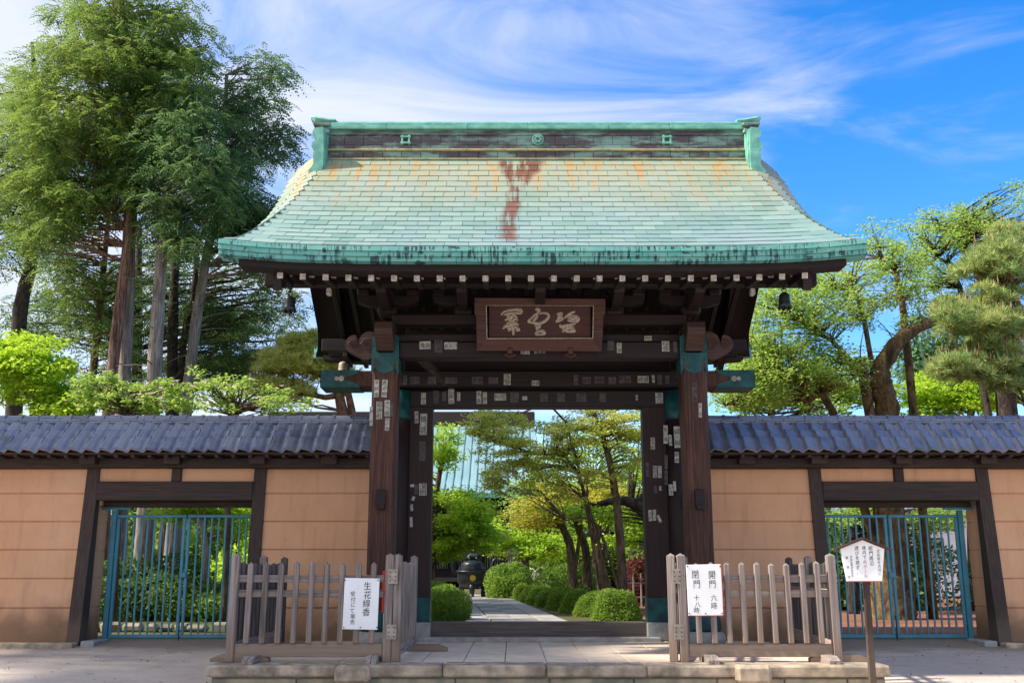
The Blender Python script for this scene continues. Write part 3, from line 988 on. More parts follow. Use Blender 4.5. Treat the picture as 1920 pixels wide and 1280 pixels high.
# posts and pillars ------------------------------------------------
FX, FY = 2.02, -1.10
for s in (-1, 1):
    for yy in (FY, -FY):
        p = piece('front_post' if yy < 0 else 'rear_post', (s * FX, yy, 1.98), (.335, .335, 3.40), M['wood_red_z'] if yy < 0 else WZ, G, None, .04)
        mb = MB()
        mb.lathe([(.22, 0.0), (.285, .03), (.295, .10), (.27, .16), (.235, .18)], (s * FX, yy, 0), 22)
        mb.build('post_base', M['stone_grey'], G, True)
        mb = MB()
        mb.lathe([(.238, .18), (.245, .22), (.24, .30), (.225, .36), (.21, .42), (.20, .44)], (s * FX, yy, 0), 20)
        mb.build('post_shoe', M['green_metal'], G, True)
    # copper sheath on the front post head, with scalloped lower edge
    mb = MB()
    h = .176
    zt, z0 = 3.70, 3.50
    pr = [(-h, 3.42), (-h * .75, 3.50), (-h * .5, 3.455), (0, 3.425), (h * .5, 3.455), (h * .75, 3.50), (h, 3.42), (h, zt), (-h, zt)]
    mb.prism([(s * FX + a, b) for a, b in pr], 1, FY - h - .004, FY - h + .010)
    for q in (-1, 1):
        mb.prism([(FY + a, b) for a, b in pr], 0, s * FX + q * (h + .004), s * FX + q * (h - .010))
    mb.span((s * FX - h, FY - h + .012, zt - .16), (s * FX + h, FY + h, zt), .004)
    sh = mb.build('post_sheath', M['green_metal'], G)
    for q in (-1, 1):
        mb = MB()
        disc(mb, (s * FX + q * h * .72, 3.605), .018, FY - h - .012, FY - h - .003, 10)
        mb.prism([(s * FX + q * h * .72 - .022, 3.50), (s * FX + q * h * .72 + .022, 3.50), (s * FX + q * h * .72 + .01, 3.575), (s * FX + q * h * .72 - .01, 3.575)], 1, FY - h - .010, FY - h - .003)
        mb.build('sheath_inlay', M['wood_red_z'], sh)
    # upper side cheeks of the sheath and the beam nose that rests in it
    for q in (-1, 1):
        MB().prism([(s * FX + q * .10, 3.70), (s * FX + q * .178, 3.70), (s * FX + q * .172, 3.92), (s * FX + q * .11, 3.96)], 1, FY - .16, FY + .16).build('sheath_cheek', M['green_metal'], G)
    mb = MB()
    nose = [(FY - .42, 3.90), (FY - .46, 3.97), (FY - .44, 4.05), (FY - .36, 4.09), (FY + .1, 4.09), (FY + .1, 3.72), (FY - .22, 3.72), (FY - .30, 3.80)]
    mb.prism(nose, 0, s * FX - .115, s * FX + .115)
    mb.build('beam_nose', M['carved'], G)
    # cross beam, pillar, jamb
    span('cross_beam', (s * FX - .11, FY + .1, 3.74), (s * FX + .11, -FY + .3, 4.04), WY, G, .015)
    for k, (z0, z1) in enumerate(((1.72, 1.92), (2.9, 3.05), (.75, .9))[:2]):
        span('tie_beam', (s * FX - .06, FY - (.23 if k == 0 else -.1), z0), (s * FX + .06, -FY + .2, z1), WY, G, .008)
    piece('tie_wedge', (s * FX, FY - .20, 1.70), (.10, .10, .06), WY, G)
    mb = MB()
    mb.tube([(s * 1.99, -.04, .04), (s * 1.99, -.04, 1.6), (s * 1.99, -.04, 3.40)], [.205, .20, .195], 20, cap=True)
    mb.build('main_pillar', WZ, G, True)
    mb = MB()
    mb.tube([(s * 1.99, -.04, 2.98), (s * 1.99, -.04, 3.03), (s * 1.99, -.04, 3.06), (s * 1.99, -.04, 3.395)], [.204, .214, .209, .209], 20)
    mb.build('pillar_sheath', M['green_metal'], G, True)
    span('pillar_shoe', (s * 1.99 - .22, -.27, .0), (s * 1.99 + .22, .19, .24), M['stone_grey'], G, .02)
    a, b = sorted((s * 1.475, s * 1.80))
    span('door_jamb', (a, -.10, .24), (b, .14, 3.40), WZ, G, .008)
    span('jamb_shoe', (a - .006, -.108, .24), (b + .006, .148, .56), M['green_metal'], G, .004)
    span('jamb_stone', (a - .02, -.16, .0), (b + .02, .18, .238), M['stone_grey'], G, .012)
    # narrow board between jamb and pillar, a little set back
    a, b = sorted((s * 1.80, s * 1.87))
    span('side_board', (a, -.02, .24), (b, .08, 3.38), WZ, G, .004)
    # carved cloud nose beyond the front post
    cx = s * (FX + .20)
    pts = []
    for ccx, ccz, r, a0, a1 in ((.10, 3.86, .145, 100, -10), (.30, 3.835, .125, 95, -80), (.13, 3.74, .115, -60, -150)):
        for t in np.linspace(a0, a1, 8):
            pts.append((s * (FX + .12 + ccx + r * math.cos(R(t))), ccz + r * math.sin(R(t))))
    pts = [(s * (FX + .12), 4.0)] + pts + [(s * (FX + .12), 3.68)]
    mb = MB().prism(pts, 1, FY - .10, FY + .10)
    cn = mb.build('carved_nose', M['carved'], G)
    for ccx, ccz, r in ((.13, 3.83, .085), (.31, 3.83, .07)):
        ring = [(s * (FX + .12 + ccx + (r - .004 * t) * math.cos(t * .9)), FY - .104, ccz + (r - .004 * t) * math.sin(t * .9)) for t in range(15)]
        MB().tube(ring, .010, 5).build('scroll', M['carved'], cn)

# beams across the front
span('front_beam', (-FX + .17, FY - .12, 3.64), (FX - .17, FY + .12, 3.865), WX, G, .018)
span('front_upper_beam', (-FX + .12, FY - .08, 3.868), (FX - .12, FY + .10, 3.975), WX, G, .012)
span('front_cap_beam', (-1.95, FY - .10, 4.10), (1.95, FY + .10, 4.24), WX, G, .012)
span('main_beam', (-2.32, -.25, 3.43), (2.32, .22, 3.66), WX, G, .015)
for s in (-1, 1):
    a, b = sorted((s * 2.322, s * 3.04))
    e = span('beam_end', (a, -.25, 3.43), (b, .22, 3.66), M['wood_red_z'], G, .012)
    # copper box over the beam end with a cusped inner edge
    mb = MB()
    pr = [(3.048, 3.422), (3.048, 3.668), (2.50, 3.668), (2.53, 3.62), (2.62, 3.585), (2.68, 3.575), (2.70, 3.545), (2.68, 3.515), (2.62, 3.505), (2.53, 3.47), (2.50, 3.422)]
    mb.prism([(s * x, z) for x, z in pr], 1, -.262, -.2515)
    mb.prism([(s * x, z) for x, z in pr], 1, .2215, .232)
    q = sorted((s * 2.50, s * 3.048))
    mb.span((q[0], -.258, 3.661), (q[1], .228, 3.668)); mb.span((q[0], -.258, 3.421), (q[1], .228, 3.428))
    q = sorted((s * 3.042, s * 3.05))
    mb.span((q[0], -.262, 3.421), (q[1], .232, 3.668))
    mb.build('beam_sheath', M['green_metal'], e)
    mb = MB()
    disc(mb, (s * 2.82, 3.545), .03, -.267, -.2615, 10); disc(mb, (s * 2.755, 3.545), .04, -.267, -.2615, 10)
    mb.build('sheath_inlay', M['plate'], e)
span('lintel', (-1.80, -.12, 3.165), (1.80, .16, 3.395), WX, G, .01)
span('threshold', (-1.474, -.09, .02), (1.474, .10, .245), M['sill'], G, .015)
span('transom_board', (-1.9, .0, 3.66), (1.9, .06, 4.3), WX, G, .004)
# bracket arms and blocks standing on the front beam
for X in (-2.02, -1.0, 0.0, 1.0, 2.02):
    mb = MB()
    mb.box((X, FY, 4.30), (.26, .26, .12), None, .03)
    arm = [(X - .42, 4.50), (X - .40, 4.41), (X - .25, 4.36), (X + .25, 4.36), (X + .40, 4.41), (X + .42, 4.50)]
    mb.prism(arm, 1, FY - .07, FY + .07)
    for dx in (-.33, 0, .33): mb.box((X + dx, FY, 4.555), (.17, .17, .10), None, .02)
    arm2 = [(FY - .86, 4.44), (FY - .80, 4.35), (FY - .5, 4.28), (FY + .3, 4.28), (FY + .3, 4.40), (FY - .86, 4.52)]
    mb.prism(arm2, 0, X - .062, X + .062)
    mb.build('bracket', WX, G)
for s in (-1, 1):
    piece('bracket_end', (s * 2.66, -1.98, 4.33), (.055, .10, .09), M['white_end'], G, (0, 0, 0), .01)
    span('verge_purlin', (s * 2.3, -1.0, 5.0), (s * 3.3, -.85, 5.2), WX, G)
# ------------------------------------------------------------------ picket fences
def fence_panel(T, A, B, npick, lean=0.0, mat='fence_z', rail='fence_x', hp=.985, hpost=1.075, posts=(True, True), feet=True, kick=True, midpost=None):
    A, B = Vector((*A, 0)), Vector((*B, 0))
    d = (B - A); L = d.length; d.normalize()
    ang = math.atan2(d.y, d.x)
    rz = (0, 0, ang)
    mz, mx = M[mat], M[rail]
    def P(t, z, off=0): return A + d * (L * t) + Vector((-d.y, d.x, 0)) * off + Vector((0, 0, z))
    for k, t in enumerate((0, 1)):
        if posts[k]:
            post_cap(T, P(t, 0), .085, hpost, mz, (R(rnd.uniform(-.4, .4)), R(lean * (1 if k else .6)), ang))
    for z in (.685, .835):
        piece('rail', P(.5, z, .012), (L - .086, .034, .075), mx, T, rz)
    if kick:
        piece('kick_board', P(.5, .115, 0), (L - .09, .05, .13), mx, T, rz)
    for i in range(npick):
        t = (i + 1) / (npick + 1)
        h = hp + rnd.uniform(-.012, .012)
        z0 = .185 if kick else .04
        picket(T, P(t, z0, -.024), .056, h - z0, mz, (R(rnd.uniform(-.3, .3)), R(lean * (.4 + .9 * t) + rnd.uniform(-.5, .5)), ang))
    if feet:
        for t in (.16, .92):
            foot_block(T, P(t, 0, 0), M['fence_y'], ang + rnd.uniform(-.04, .04))
_pm = {}
def post_cap(T, p, w, h, mat, rot, name='post'):
    key = (w, round(h, 2), mat.name)
    if key not in _pm:
        mb = MB(); a = w / 2
        mb.box((0, 0, h / 2), (w, w, h), None, .006)
        mb.add([(-a + .006, -a + .006, h), (a - .006, -a + .006, h), (a - .006, a - .006, h), (-a + .006, a - .006, h), (0, 0, h + .022)],
               [(0, 1, 4), (1, 2, 4), (2, 3, 4), (3, 0, 4)])
        _pm[key] = mb.mesh(name, mat)
    return link(name, _pm[key], T, Matrix.Translation(p) @ Euler(rot).to_matrix().to_4x4())
def picket(T, p, w, h, mat, rot):
    return post_cap(T, p, w, round(h, 2), mat, rot, 'picket')
def foot_block(T, p, mat, ang):
    key = ('foot', mat.name)
    if key not in _pm:
        mb = MB()
        prof = [(-.30, 0.0), (.30, 0.0), (.30, .035), (.20, .075), (-.20, .075), (-.30, .035)]
        mb.prism(prof, 0, -.055, -.003); mb.prism(prof, 0, .003, .055)
        _pm[key] = mb.mesh('foot_block', mat)
    return link('foot_block', _pm[key], T, Matrix.Translation(p) @ Matrix.Rotation(ang, 4, 'Z'))
def hinge(T, p, w=.10, h=.15):
    o = piece('hinge_plate', p, (w, .006, h), M['plate'], T, (0, 0, R(6)), .002)
    for i in range(3):
        for q in (-1, 1):
            piece('screw', (p[0] + q * w * .28, p[1] - .006, p[2] + (i - 1) * h * .3), (.012, .006, .012), M['iron'], o, None, .002)

FYF = -3.40
lf = thing('picket_fence', (-2.4, -2.2, 0), 'weathered grey picket fence carrying the flower and incense notice', 'fence', 'picket fences flanking the gate')
fence_panel(lf, (-3.27, FYF), (-1.655, FYF), 9, lean=.7)
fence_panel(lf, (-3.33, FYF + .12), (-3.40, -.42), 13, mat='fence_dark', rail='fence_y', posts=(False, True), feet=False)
post_cap(lf, Vector((-3.36, -1.75, 0)), .085, 1.075, M['fence_z'], (0, 0, 0))
fence_panel(lf, (-1.56, FYF + .02), (-1.535, -1.9), 7, mat='fence_z', rail='fence_y', feet=False)
foot_block(lf, Vector((-1.42, -1.9, 0)), M['fence_x'], R(88))
foot_block(lf, Vector((-3.17, FYF + .03, 0)), M['fence_x'], R(92))
hinge(lf, (-1.605, FYF - .048, .86)); hinge(lf, (-1.605, FYF - .048, .30))
rf = thing('picket_fence', (2.3, -2.2, 0), 'weathered grey picket fence carrying the opening hours notice', 'fence', 'picket fences flanking the gate')
fence_panel(rf, (1.42, FYF), (3.00, FYF), 9, lean=-.7)
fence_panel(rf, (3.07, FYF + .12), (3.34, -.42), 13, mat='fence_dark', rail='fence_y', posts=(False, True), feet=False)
post_cap(rf, Vector((3.22, -1.75, 0)), .085, 1.075, M['fence_z'], (0, 0, 0))
fence_panel(rf, (1.315, FYF + .02), (1.72, -1.7), 8, mat='fence_z', rail='fence_y', feet=False)
foot_block(rf, Vector((3.02, FYF + .03, 0)), M['fence_x'], R(88))
hinge(rf, (1.365, FYF - .048, .86)); hinge(rf, (1.365, FYF - .048, .30))

# ------------------------------------------------------------------ notices
def notice(name, label, cx, cz, w, h, y, tilt, cols, edge=None):
    t = thing(name, (cx, y, cz - h / 2), label, 'notice')
    piece('panel', (cx, y, cz), (w, .010, h), M['paper'], t, (0, R(tilt), 0), .002)
    mb = MB()
    for text, fx, fz, size, sx in cols:
        column(mb, text, cx + fx * w, cz + fz * h, size, y - .0075, 0, sx, 1.02, .008)
    tag(mb.build('lettering', [M['ink'], M['ink_red']], t), kind='stuff')
    mb = MB()
    for a in (-.47, .47):
        for b in (-.46, .46): mb.box((cx + a * w, y - .008, cz + b * h), (.012, .006, .012), None, .002)
    mb.box((cx, y - .008, cz - .46 * h), (.012, .006, .012), None, .002)
    tag(mb.build('tack', M['iron'], t), kind='stuff')
    if edge:
        mb = MB()
        mb.span((cx + w / 2 - .001, y - .0065, cz - h / 2), (cx + w / 2 + .005, y + .004, cz + h / 2))
        mb.span((cx - w / 2, y - .0065, cz - h / 2 - .005), (cx + w / 2, y + .004, cz - h / 2 + .001))
        mb.build('panel_edge', edge, t)
    return t
p0 = at(677, 1131, FYF - .07)
notice('notice_panel', 'white notice with brushed black columns about flowers and incense on the fence', p0.x, p0.z, .362, .515, FYF - .072, 1.0,
       [('生花線香', .17, .43, .086, .95), ('受付にて販売', -.23, .24, .054, .95)])
p0 = at(1321, 1105, FYF - .07)
notice('notice_panel', 'white notice with blue edge giving opening and closing hours on the fence', p0.x, p0.z, .362, .515, FYF - .072, -1.0,
       [('開門', .24, .39, .092, .85), ('六時', .24, -.09, .072, .9), ('閉門', -.24, .39, .092, .85), ('十八時', -.24, -.10, .062, 1.0)], M['ink_red'])

# post sign in front of the right-hand side gate
ps = at(1617, 1052, -4.15)
T = thing('post_sign', (ps.x, -4.15, gz(-4.15)), 'small roofed white sign board on a dark post before the side gate', 'sign')
YS = -4.18
lowx = ps.x
MB().tube([(lowx + .02, YS + .05, gz(-4.15) - .1), (ps.x + .02, YS + .03, ps.z - .1)], [.042, .038], 4).build('post', M['wood_wall_z'], T)
w, hh = .44, .36
zc = ps.z
poly = [(ps.x - w / 2 + .045, zc - .185), (ps.x + w / 2 - .055, zc - .185), (ps.x + w / 2 - .01, zc + .12), (ps.x, zc + .205), (ps.x - w / 2, zc + .12)]
MB().prism(poly, 1, YS - .012, YS + .012).build('board', M['paper'], T)
for q in (-1, 1):
    a = Vector((ps.x, 0, zc + .215)); b = Vector((ps.x + q * (w / 2 + .055), 0, zc + .105))
    MB().prism([(a.x, a.z), (b.x, b.z), (b.x, b.z + .014), (a.x, a.z + .016)], 1, YS - .05, YS + .04).build('roof_board', M['plaque_frame'], T)
MB().span((ps.x - w / 2 + .045, YS - .016, zc - .193), (ps.x + w / 2 - .055, YS + .014, zc - .1855)).build('lower_trim', M['ink_red'], T)
mb = MB()
yl = YS - .0145
column(mb, '文化財を大切に', ps.x + .148, zc + .115, .034, yl, 0, .95)
column(mb, '総門周辺', ps.x + .075, zc + .15, .046, yl, 0, .95)
column(mb, '境内でのボール', ps.x + .010, zc + .15, .042, yl, 0, .95, 1.05, 0, (4, 5, 6))
column(mb, '遊びを禁ず。', ps.x - .062, zc + .15, .044, yl, 0, .95)
column(mb, '世田谷教育委員会', ps.x - .122, zc + .055, .0245, yl, 0, 1.0)
column(mb, '豪', ps.x - .165, zc + .05, .028, yl, 0, 1.0)
column(mb, '徳', ps.x - .160, zc - .04, .028, yl, 0, 1.0)
column(mb, '寺', ps.x - .155, zc - .135, .028, yl, 0, 1.0)
tag(mb.build('lettering', [M['ink'], M['ink_red']], T), kind='stuff')

# red extinguisher box behind the left fence
pr = at(737, 1130, -1.55)
t = thing('extinguisher_box', (pr.x, -1.55, 0), 'red metal extinguisher box behind the fence post', 'box')
span('box_body', (pr.x - .13, -1.62, .42), (pr.x + .13, -1.42, .92), M['red'], t, .01)
span('box_plinth', (pr.x - .11, -1.6, .0), (pr.x + .11, -1.44, .42), M['paper'], t, .006)
span('box_door', (pr.x - .10, -1.632, .46), (pr.x + .10, -1.621, .88), M['red'], t, .004)

# ------------------------------------------------------------------ name plaque
c = at(1012, 606, -1.38)
PT = thing('name_plaque', (c.x, -1.3, c.z - .35), 'carved red brown name plaque with faded gilt characters under the eaves', 'plaque')
tilt = Matrix.Rotation(R(14), 4, 'X')
base = Matrix.Translation((c.x, -1.40, c.z)) @ tilt
def pl(name, mb, mat, par=PT):
    return link(name, mb.mesh(name, mat), par, base)
k = 1.70 / 1590.0                       # metres per traced unit
def q2(x, y): return ((x - 962) * k, -(y - 455) * k)
pl('board', MB().span((-.66, -.012, -.22), (.66, .02, .24)), M['plaque'])
def bar(poly, name, y0, y1, mat): return pl(name, MB().prism(poly, 1, y0, y1), mat)
O = [q2(*p) for p in ((168, 150), (1757, 165), (1757, 350), (1735, 360), (1715, 800), (195, 790), (190, 380), (168, 340))]
I = [q2(*p) for p in ((310, 240), (1612, 245), (1605, 640), (318, 645))]
bar([O[0], O[1], I[1], I[0]], 'frame_top', -.075, .02, M['plaque_frame'])
bar([I[3], I[2], O[4], O[5]], 'frame_bottom', -.055, .02, M['plaque_frame'])
bar([O[0], I[0], I[3], O[5], O[6], O[7]], 'frame_side', -.065, .02, M['plaque_frame'])
bar([O[1], O[2], O[3], O[4], I[2], I[1]], 'frame_side', -.065, .02, M['plaque_frame'])
mb = MB()
for a, b in ((I[0], I[1]), (I[1], I[2]), (I[2], I[3]), (I[3], I[0])):
    mb.tube([(a[0], -.07, a[1]), (b[0], -.07, b[1])], .007, 4)
pl('frame_bead', mb, M['gilt'])
STR = [
 [(490, 362), (520, 322), (580, 300), (660, 290), (720, 295), (735, 312), (715, 335), (640, 332), (560, 345), (520, 362)],
 [(560, 385), (590, 362), (612, 400), (640, 362), (690, 395)], [(535, 425), (580, 405), (620, 435), (660, 405), (695, 425)],
 [(555, 455), (620, 462), (690, 452)], [(512, 528), (540, 495), (600, 480), (660, 470), (705, 482)], [(560, 520), (590, 505), (600, 530), (575, 552)],
 [(628, 485), (636, 540), (640, 602)], [(650, 500), (690, 525), (712, 540), (670, 545)],
 [(905, 290), (935, 285), (955, 305), (930, 325)], [(945, 330), (900, 355), (850, 405), (822, 438), (860, 446), (930, 462), (990, 450), (1040, 420), (1070, 380), (1060, 345), (1010, 332), (950, 345)],
 [(935, 350), (910, 400), (880, 430)], [(955, 465), (905, 485), (965, 492), (925, 520), (940, 548)], [(905, 598), (930, 565), (985, 552), (1018, 575), (1000, 592), (915, 600)],
 [(1168, 352), (1210, 340), (1245, 345)], [(1205, 330), (1195, 385), (1185, 440)], [(1155, 440), (1200, 420), (1252, 400)], [(1175, 395), (1240, 380)],
 [(1392, 315), (1340, 335), (1285, 375), (1262, 400)], [(1295, 385), (1350, 370), (1415, 380), (1432, 410), (1400, 440), (1300, 425)], [(1350, 372), (1335, 442)], [(1300, 410), (1410, 405)],
 [(1210, 470), (1216, 500), (1270, 490), (1340, 478), (1400, 462)], [(1330, 500), (1280, 535), (1232, 562)], [(1300, 520), (1350, 535), (1392, 552), (1330, 560), (1270, 558)], [(1230, 525), (1300, 500), (1380, 520)]]
mb = MB()
for st in STR:
    pts = [q2(*p) for p in st]
    # smooth the traced stroke
    P = []
    for i in range(len(pts) - 1):
        p0, p1, p2, p3 = pts[max(0, i - 1)], pts[i], pts[i + 1], pts[min(len(pts) - 1, i + 2)]
        for t in (0, .33, .66):
            P.append(tuple(.5 * (2 * p1[j] + (p2[j] - p0[j]) * t + (2 * p0[j] - 5 * p1[j] + 4 * p2[j] - p3[j]) * t * t + (-p0[j] + 3 * p1[j] - 3 * p2[j] + p3[j]) * t ** 3) for j in (0, 1)))
    P.append(pts[-1])
    n = len(P)
    mb.tube([(a, -.014, b) for a, b in P], [.019 * (.45 + .75 * math.sin(math.pi * min(1, (i + .6) / n)) ** .7) for i in range(n)], 5)
tag(pl('lettering', mb, M['gilt']), kind='stuff')
for X in (-.39, .40):
    pl('hanger', MB().box((X, -.03, -.36), (.07, .08, .09), None, .01), M['plaque_frame'])
    pl('hanger_hook', MB().tube([(X - .07, -.05, -.405), (X, -.06, -.44), (X + .07, -.05, -.405)], .018, 6), M['plaque_frame'])

# ------------------------------------------------------------------ wind bells at the eave corners
def bell(px, py, Y, ztop, label, sc=1.0, m='bronze'):
    c = at(px, py, Y)
    t = thing('wind_bell', tuple(c), label, 'bell', 'wind bells hanging from the eaves')
    z = c.z - .12 * sc
    mb = MB()
    pts = [(.055, .215), (.075, .20), (.082, .17), (.084, .10), (.092, .05), (.108, .0), (.100, .0), (.085, .05)]
    mb.lathe([(r * sc, z + h * sc) for r, h in [(.0, .235), (.03, .232)] + pts], (c.x, c.y, 0), 16)
    mb.build('bell_body', M[m], t, True)
    mb = MB()
    for i in range(8):
        a = 2 * math.pi * i / 8
        mb.box((c.x + .098 * sc * math.cos(a), c.y + .098 * sc * math.sin(a), z - .008 * sc), (.05 * sc, .014, .035 * sc), (0, 0, a + math.pi / 2), .004)
    tag(mb.build('bell_rim', M[m], t), kind='stuff')
    zz = z + .24 * sc
    k = 0
    while zz < ztop:
        mb = MB(); r = .028
        rot = k % 2
        ring = [(c.x + (0 if rot else r * math.cos(a)), c.y + (r * math.cos(a) if rot else 0), zz + r * .95 * math.sin(a) + r * .8) for a in np.linspace(0, 2 * math.pi, 11)]
        mb.tube(ring, .007, 5, cap=False)
        mb.build('chain_link', M['iron'], t)
        zz += .040; k += 1
    MB().tube([(c.x, c.y, z + .16 * sc), (c.x, c.y, z - .03 * sc)], .014, 6).build('clapper', M['iron'], t)
bell(1471, 562, -2.30, 4.36, 'bronze wind bell hanging from the eave against pale spring leaves', .8)
bell(543, 568, -2.30, 4.36, 'bronze wind bell hanging from the eave beside the cypress trees', .8)
bell(643, 689, 2.30, 4.20, 'small pale weathered wind bell hanging behind the copper beam end', .9, 'plate')

# ------------------------------------------------------------------ paper slips pasted on the timbers
def slip(px, py, wpx, hpx, text, Y, style=0, side=0.0, rot=0.0):
    c = at(px, py, Y)
    m = (Y - CAMY) / F * 1.01
    w, h = wpx * m, hpx * m
    mb = MB()
    mb.box((c.x, Y, c.z), (w, .003, h), (0, rot + rnd.uniform(-.035, .035), 0))
    if text:
        horiz = w > h * 1.15
        n = len(text)
        if horiz:
            sz = min(h * .86, w / n * .95)
            for i, ch in enumerate(text):
                letter(mb, ch, c.x - w / 2 + w * (i + .5) / n, c.z, sz, Y - .0024, 1, 1.0)
        else:
            sz = min(w * .92, h / n * .97)
            for i, ch in enumerate(text):
                letter(mb, ch, c.x, c.z + h / 2 - h * (i + .5) / n, sz, Y - .0024, 1, min(1.25, w * .9 / sz))
    mats = ([M['paper_old'], M['ink']], [M['paper_dim'], M['ink_dim']], [M['ink_dim'], M['paper_old']])[style]
    mb.build('paper_slip', mats, G)
YFP = FY - .1675 - .0022
YB1 = FY - .12 - .0022
YMB = -.25 - .0022
YLI = -.12 - .0022
YJ = -.10 - .0022
for a in [
    (706, 728, 9, 33, '千社巡', YFP), (721, 728, 10, 33, '喜の知', YFP), (711, 769, 11, 33, '船橋町', YFP), (726, 765, 10, 30, '木の岡', YFP),
    (726, 795, 8, 24, '花の家', YFP), (696, 780, 6, 36, 'けん', YFP), (734, 768, 5, 24, '', YFP, 1),
    (1302, 735, 9, 36, '鳴門屋', YFP, 1), (1313, 769, 6, 27, '大川', YFP),
    (797, 647, 21, 15, '豊国', YB1), (822, 649, 15, 24, '豊水', YB1, 1), (845, 648, 24, 14, '長谷川', YB1),
    (985, 660, 17, 8, '金小', YB1), (1012, 660, 24, 8, '祖師谷', YB1, 2), (1161, 652, 9, 20, '高橋', YB1), (1215, 634, 14, 9, '神田', YB1),
    (1248, 649, 14, 20, '稲荷', YB1), (1145, 648, 12, 18, '', YB1, 1), (1266, 650, 7, 20, '', YB1, 1),
    (760, 712, 7, 18, '中村', YMB, 1), (778, 713, 18, 14, '江戸', YMB, 1), (951, 711, 13, 21, '浅草', YMB, 0), (810, 713, 16, 14, '', YMB, 1),
    (846, 713, 22, 12, '三河屋', YMB, 1), (895, 713, 20, 14, '伊勢', YMB, 1), (925, 713, 18, 12, '', YMB, 1), (1004, 718, 14, 10, '銀座', YMB, 0),
    (1080, 712, 8, 20, '大和', YMB, 1), (1100, 713, 16, 13, '信濃', YMB, 1), (1124, 712, 18, 13, '越後', YMB, 1), (1148, 713, 14, 13, '', YMB, 1),
    (1172, 711, 22, 14, '甲州屋', YMB, 1), (1206, 711, 21, 13, '武蔵', YMB, 0), (1225, 710, 5, 14, '吉', YMB, 0), (1237, 711, 8, 18, '上州', YMB, 1), (1251, 711, 7, 15, '下総', YMB, 1),
    (794, 747, 9, 22, '八百吉', YLI), (818, 744, 10, 24, '小石川', YLI, 1), (833, 743, 8, 18, '', YLI, 1), (846, 743, 11, 28, '江奥大', YLI), (860, 743, 6, 16, 'せんの', YLI),
    (898, 745, 9, 24, '鳥喜', YLI), (909, 746, 8, 22, '小源太', YLI), (938, 744, 22, 13, '岡田', YLI), (965, 745, 16, 20, '', YLI, 1), (984, 746, 9, 7, '十', YLI),
    (1020, 745, 14, 16, '本所', YLI, 1), (1052, 745, 14, 16, '', YLI, 1), (1090, 745, 18, 16, '深川', YLI, 1), (1130, 745, 12, 16, '', YLI, 1), (1194, 745, 4, 10, '金', YLI),
    (1236, 746, 14, 20, '源氏', YLI),
    (781, 782, 7, 22, '寿徳', YJ), (794, 795, 13, 40, '鎮誠', YJ), (793, 917, 14, 22, '深田', YJ), (781, 917, 7, 18, '', YJ, 1), (772, 951, 5, 12, '', YJ), (771, 978, 5, 18, '丁', YJ),
    (792, 845, 12, 36, '', YJ, 1), (773, 910, 7, 5, '', YJ), (775, 934, 5, 8, '', YJ, 0, 0, .4),
    (1224, 831, 8, 22, '清水町', YJ), (1228, 884, 7, 22, '金毘羅', YJ), (1237, 884, 7, 22, '三浦', YJ), (1219, 966, 6, 20, '川村', YJ), (1227, 965, 6, 20, 'こい', YJ), (1236, 972, 5, 14, '', YJ, 0, 0, -.4),
    (1238, 915, 4, 8, '', YJ), (1214, 880, 6, 26, '', YJ, 1), (1229, 917, 6, 14, '', YJ, 1),
    (1248, 814, 8, 34, '鷲真', -.245), (1270, 819, 12, 40, '鎮誠', -.255), (1257, 825, 6, 20, '松田', -.252), (1282, 811, 5, 20, '大島', -.25), (1269, 857, 8, 20, '岡本', -.255),
    (1249, 866, 6, 26, '', -.245, 1), (1249, 895, 6, 26, '西屋', -.245, 1), (1258, 918, 8, 20, 'いろ', -.252), (1265, 911, 5, 18, 'こ', -.252),
    (749, 768, 0.1, .1, '', YJ),
    ]:
    if a[2] > 1: slip(*a)

# ------------------------------------------------------------------ foliage
class Leaves:
    def __init__(s): s.C, s.D, s.N, s.L, s.W, s.T = [], [], [], [], [], []
    def add(s, C, D, N, L, W, T):
        n = len(C)
        s.C.append(C); s.D.append(D); s.N.append(N)
        s.L.append(np.broadcast_to(L, n)); s.W.append(np.broadcast_to(W, n)); s.T.append(np.broadcast_to(T, n))
    def build(s, name, mat, parent):
        C, D, N = (np.concatenate(k) for k in (s.C, s.D, s.N))
        L, W, T = (np.concatenate(k)[:, None] for k in (s.L, s.W, s.T))
        D = D / (np.linalg.norm(D, axis=1, keepdims=True) + 1e-9)
        Sd = np.cross(D, N); Sd /= (np.linalg.norm(Sd, axis=1, keepdims=True) + 1e-9)
        Nn = np.cross(Sd, D)
        mid = C + D * L * .45 + Nn * W * .14
        V = np.stack([C, mid + Sd * W * .5, C + D * L, mid - Sd * W * .5], 1).reshape(-1, 3)
        n = len(C)
        me = bpy.data.meshes.new(name)
        me.vertices.add(4 * n); me.loops.add(4 * n); me.polygons.add(n)
        me.vertices.foreach_set('co', V.astype(np.float32).ravel())
        me.loops.foreach_set('vertex_index', np.arange(4 * n, dtype=np.int32))
        me.polygons.foreach_set('loop_start', np.arange(0, 4 * n, 4, dtype=np.int32))
        at_ = me.attributes.new('tint', 'FLOAT', 'POINT')
        at_.data.foreach_set('value', np.repeat(np.clip(T, 0, 1), 4).astype(np.float32))
        me.materials.append(mat)
        me.update()
        return link(name, me, parent)

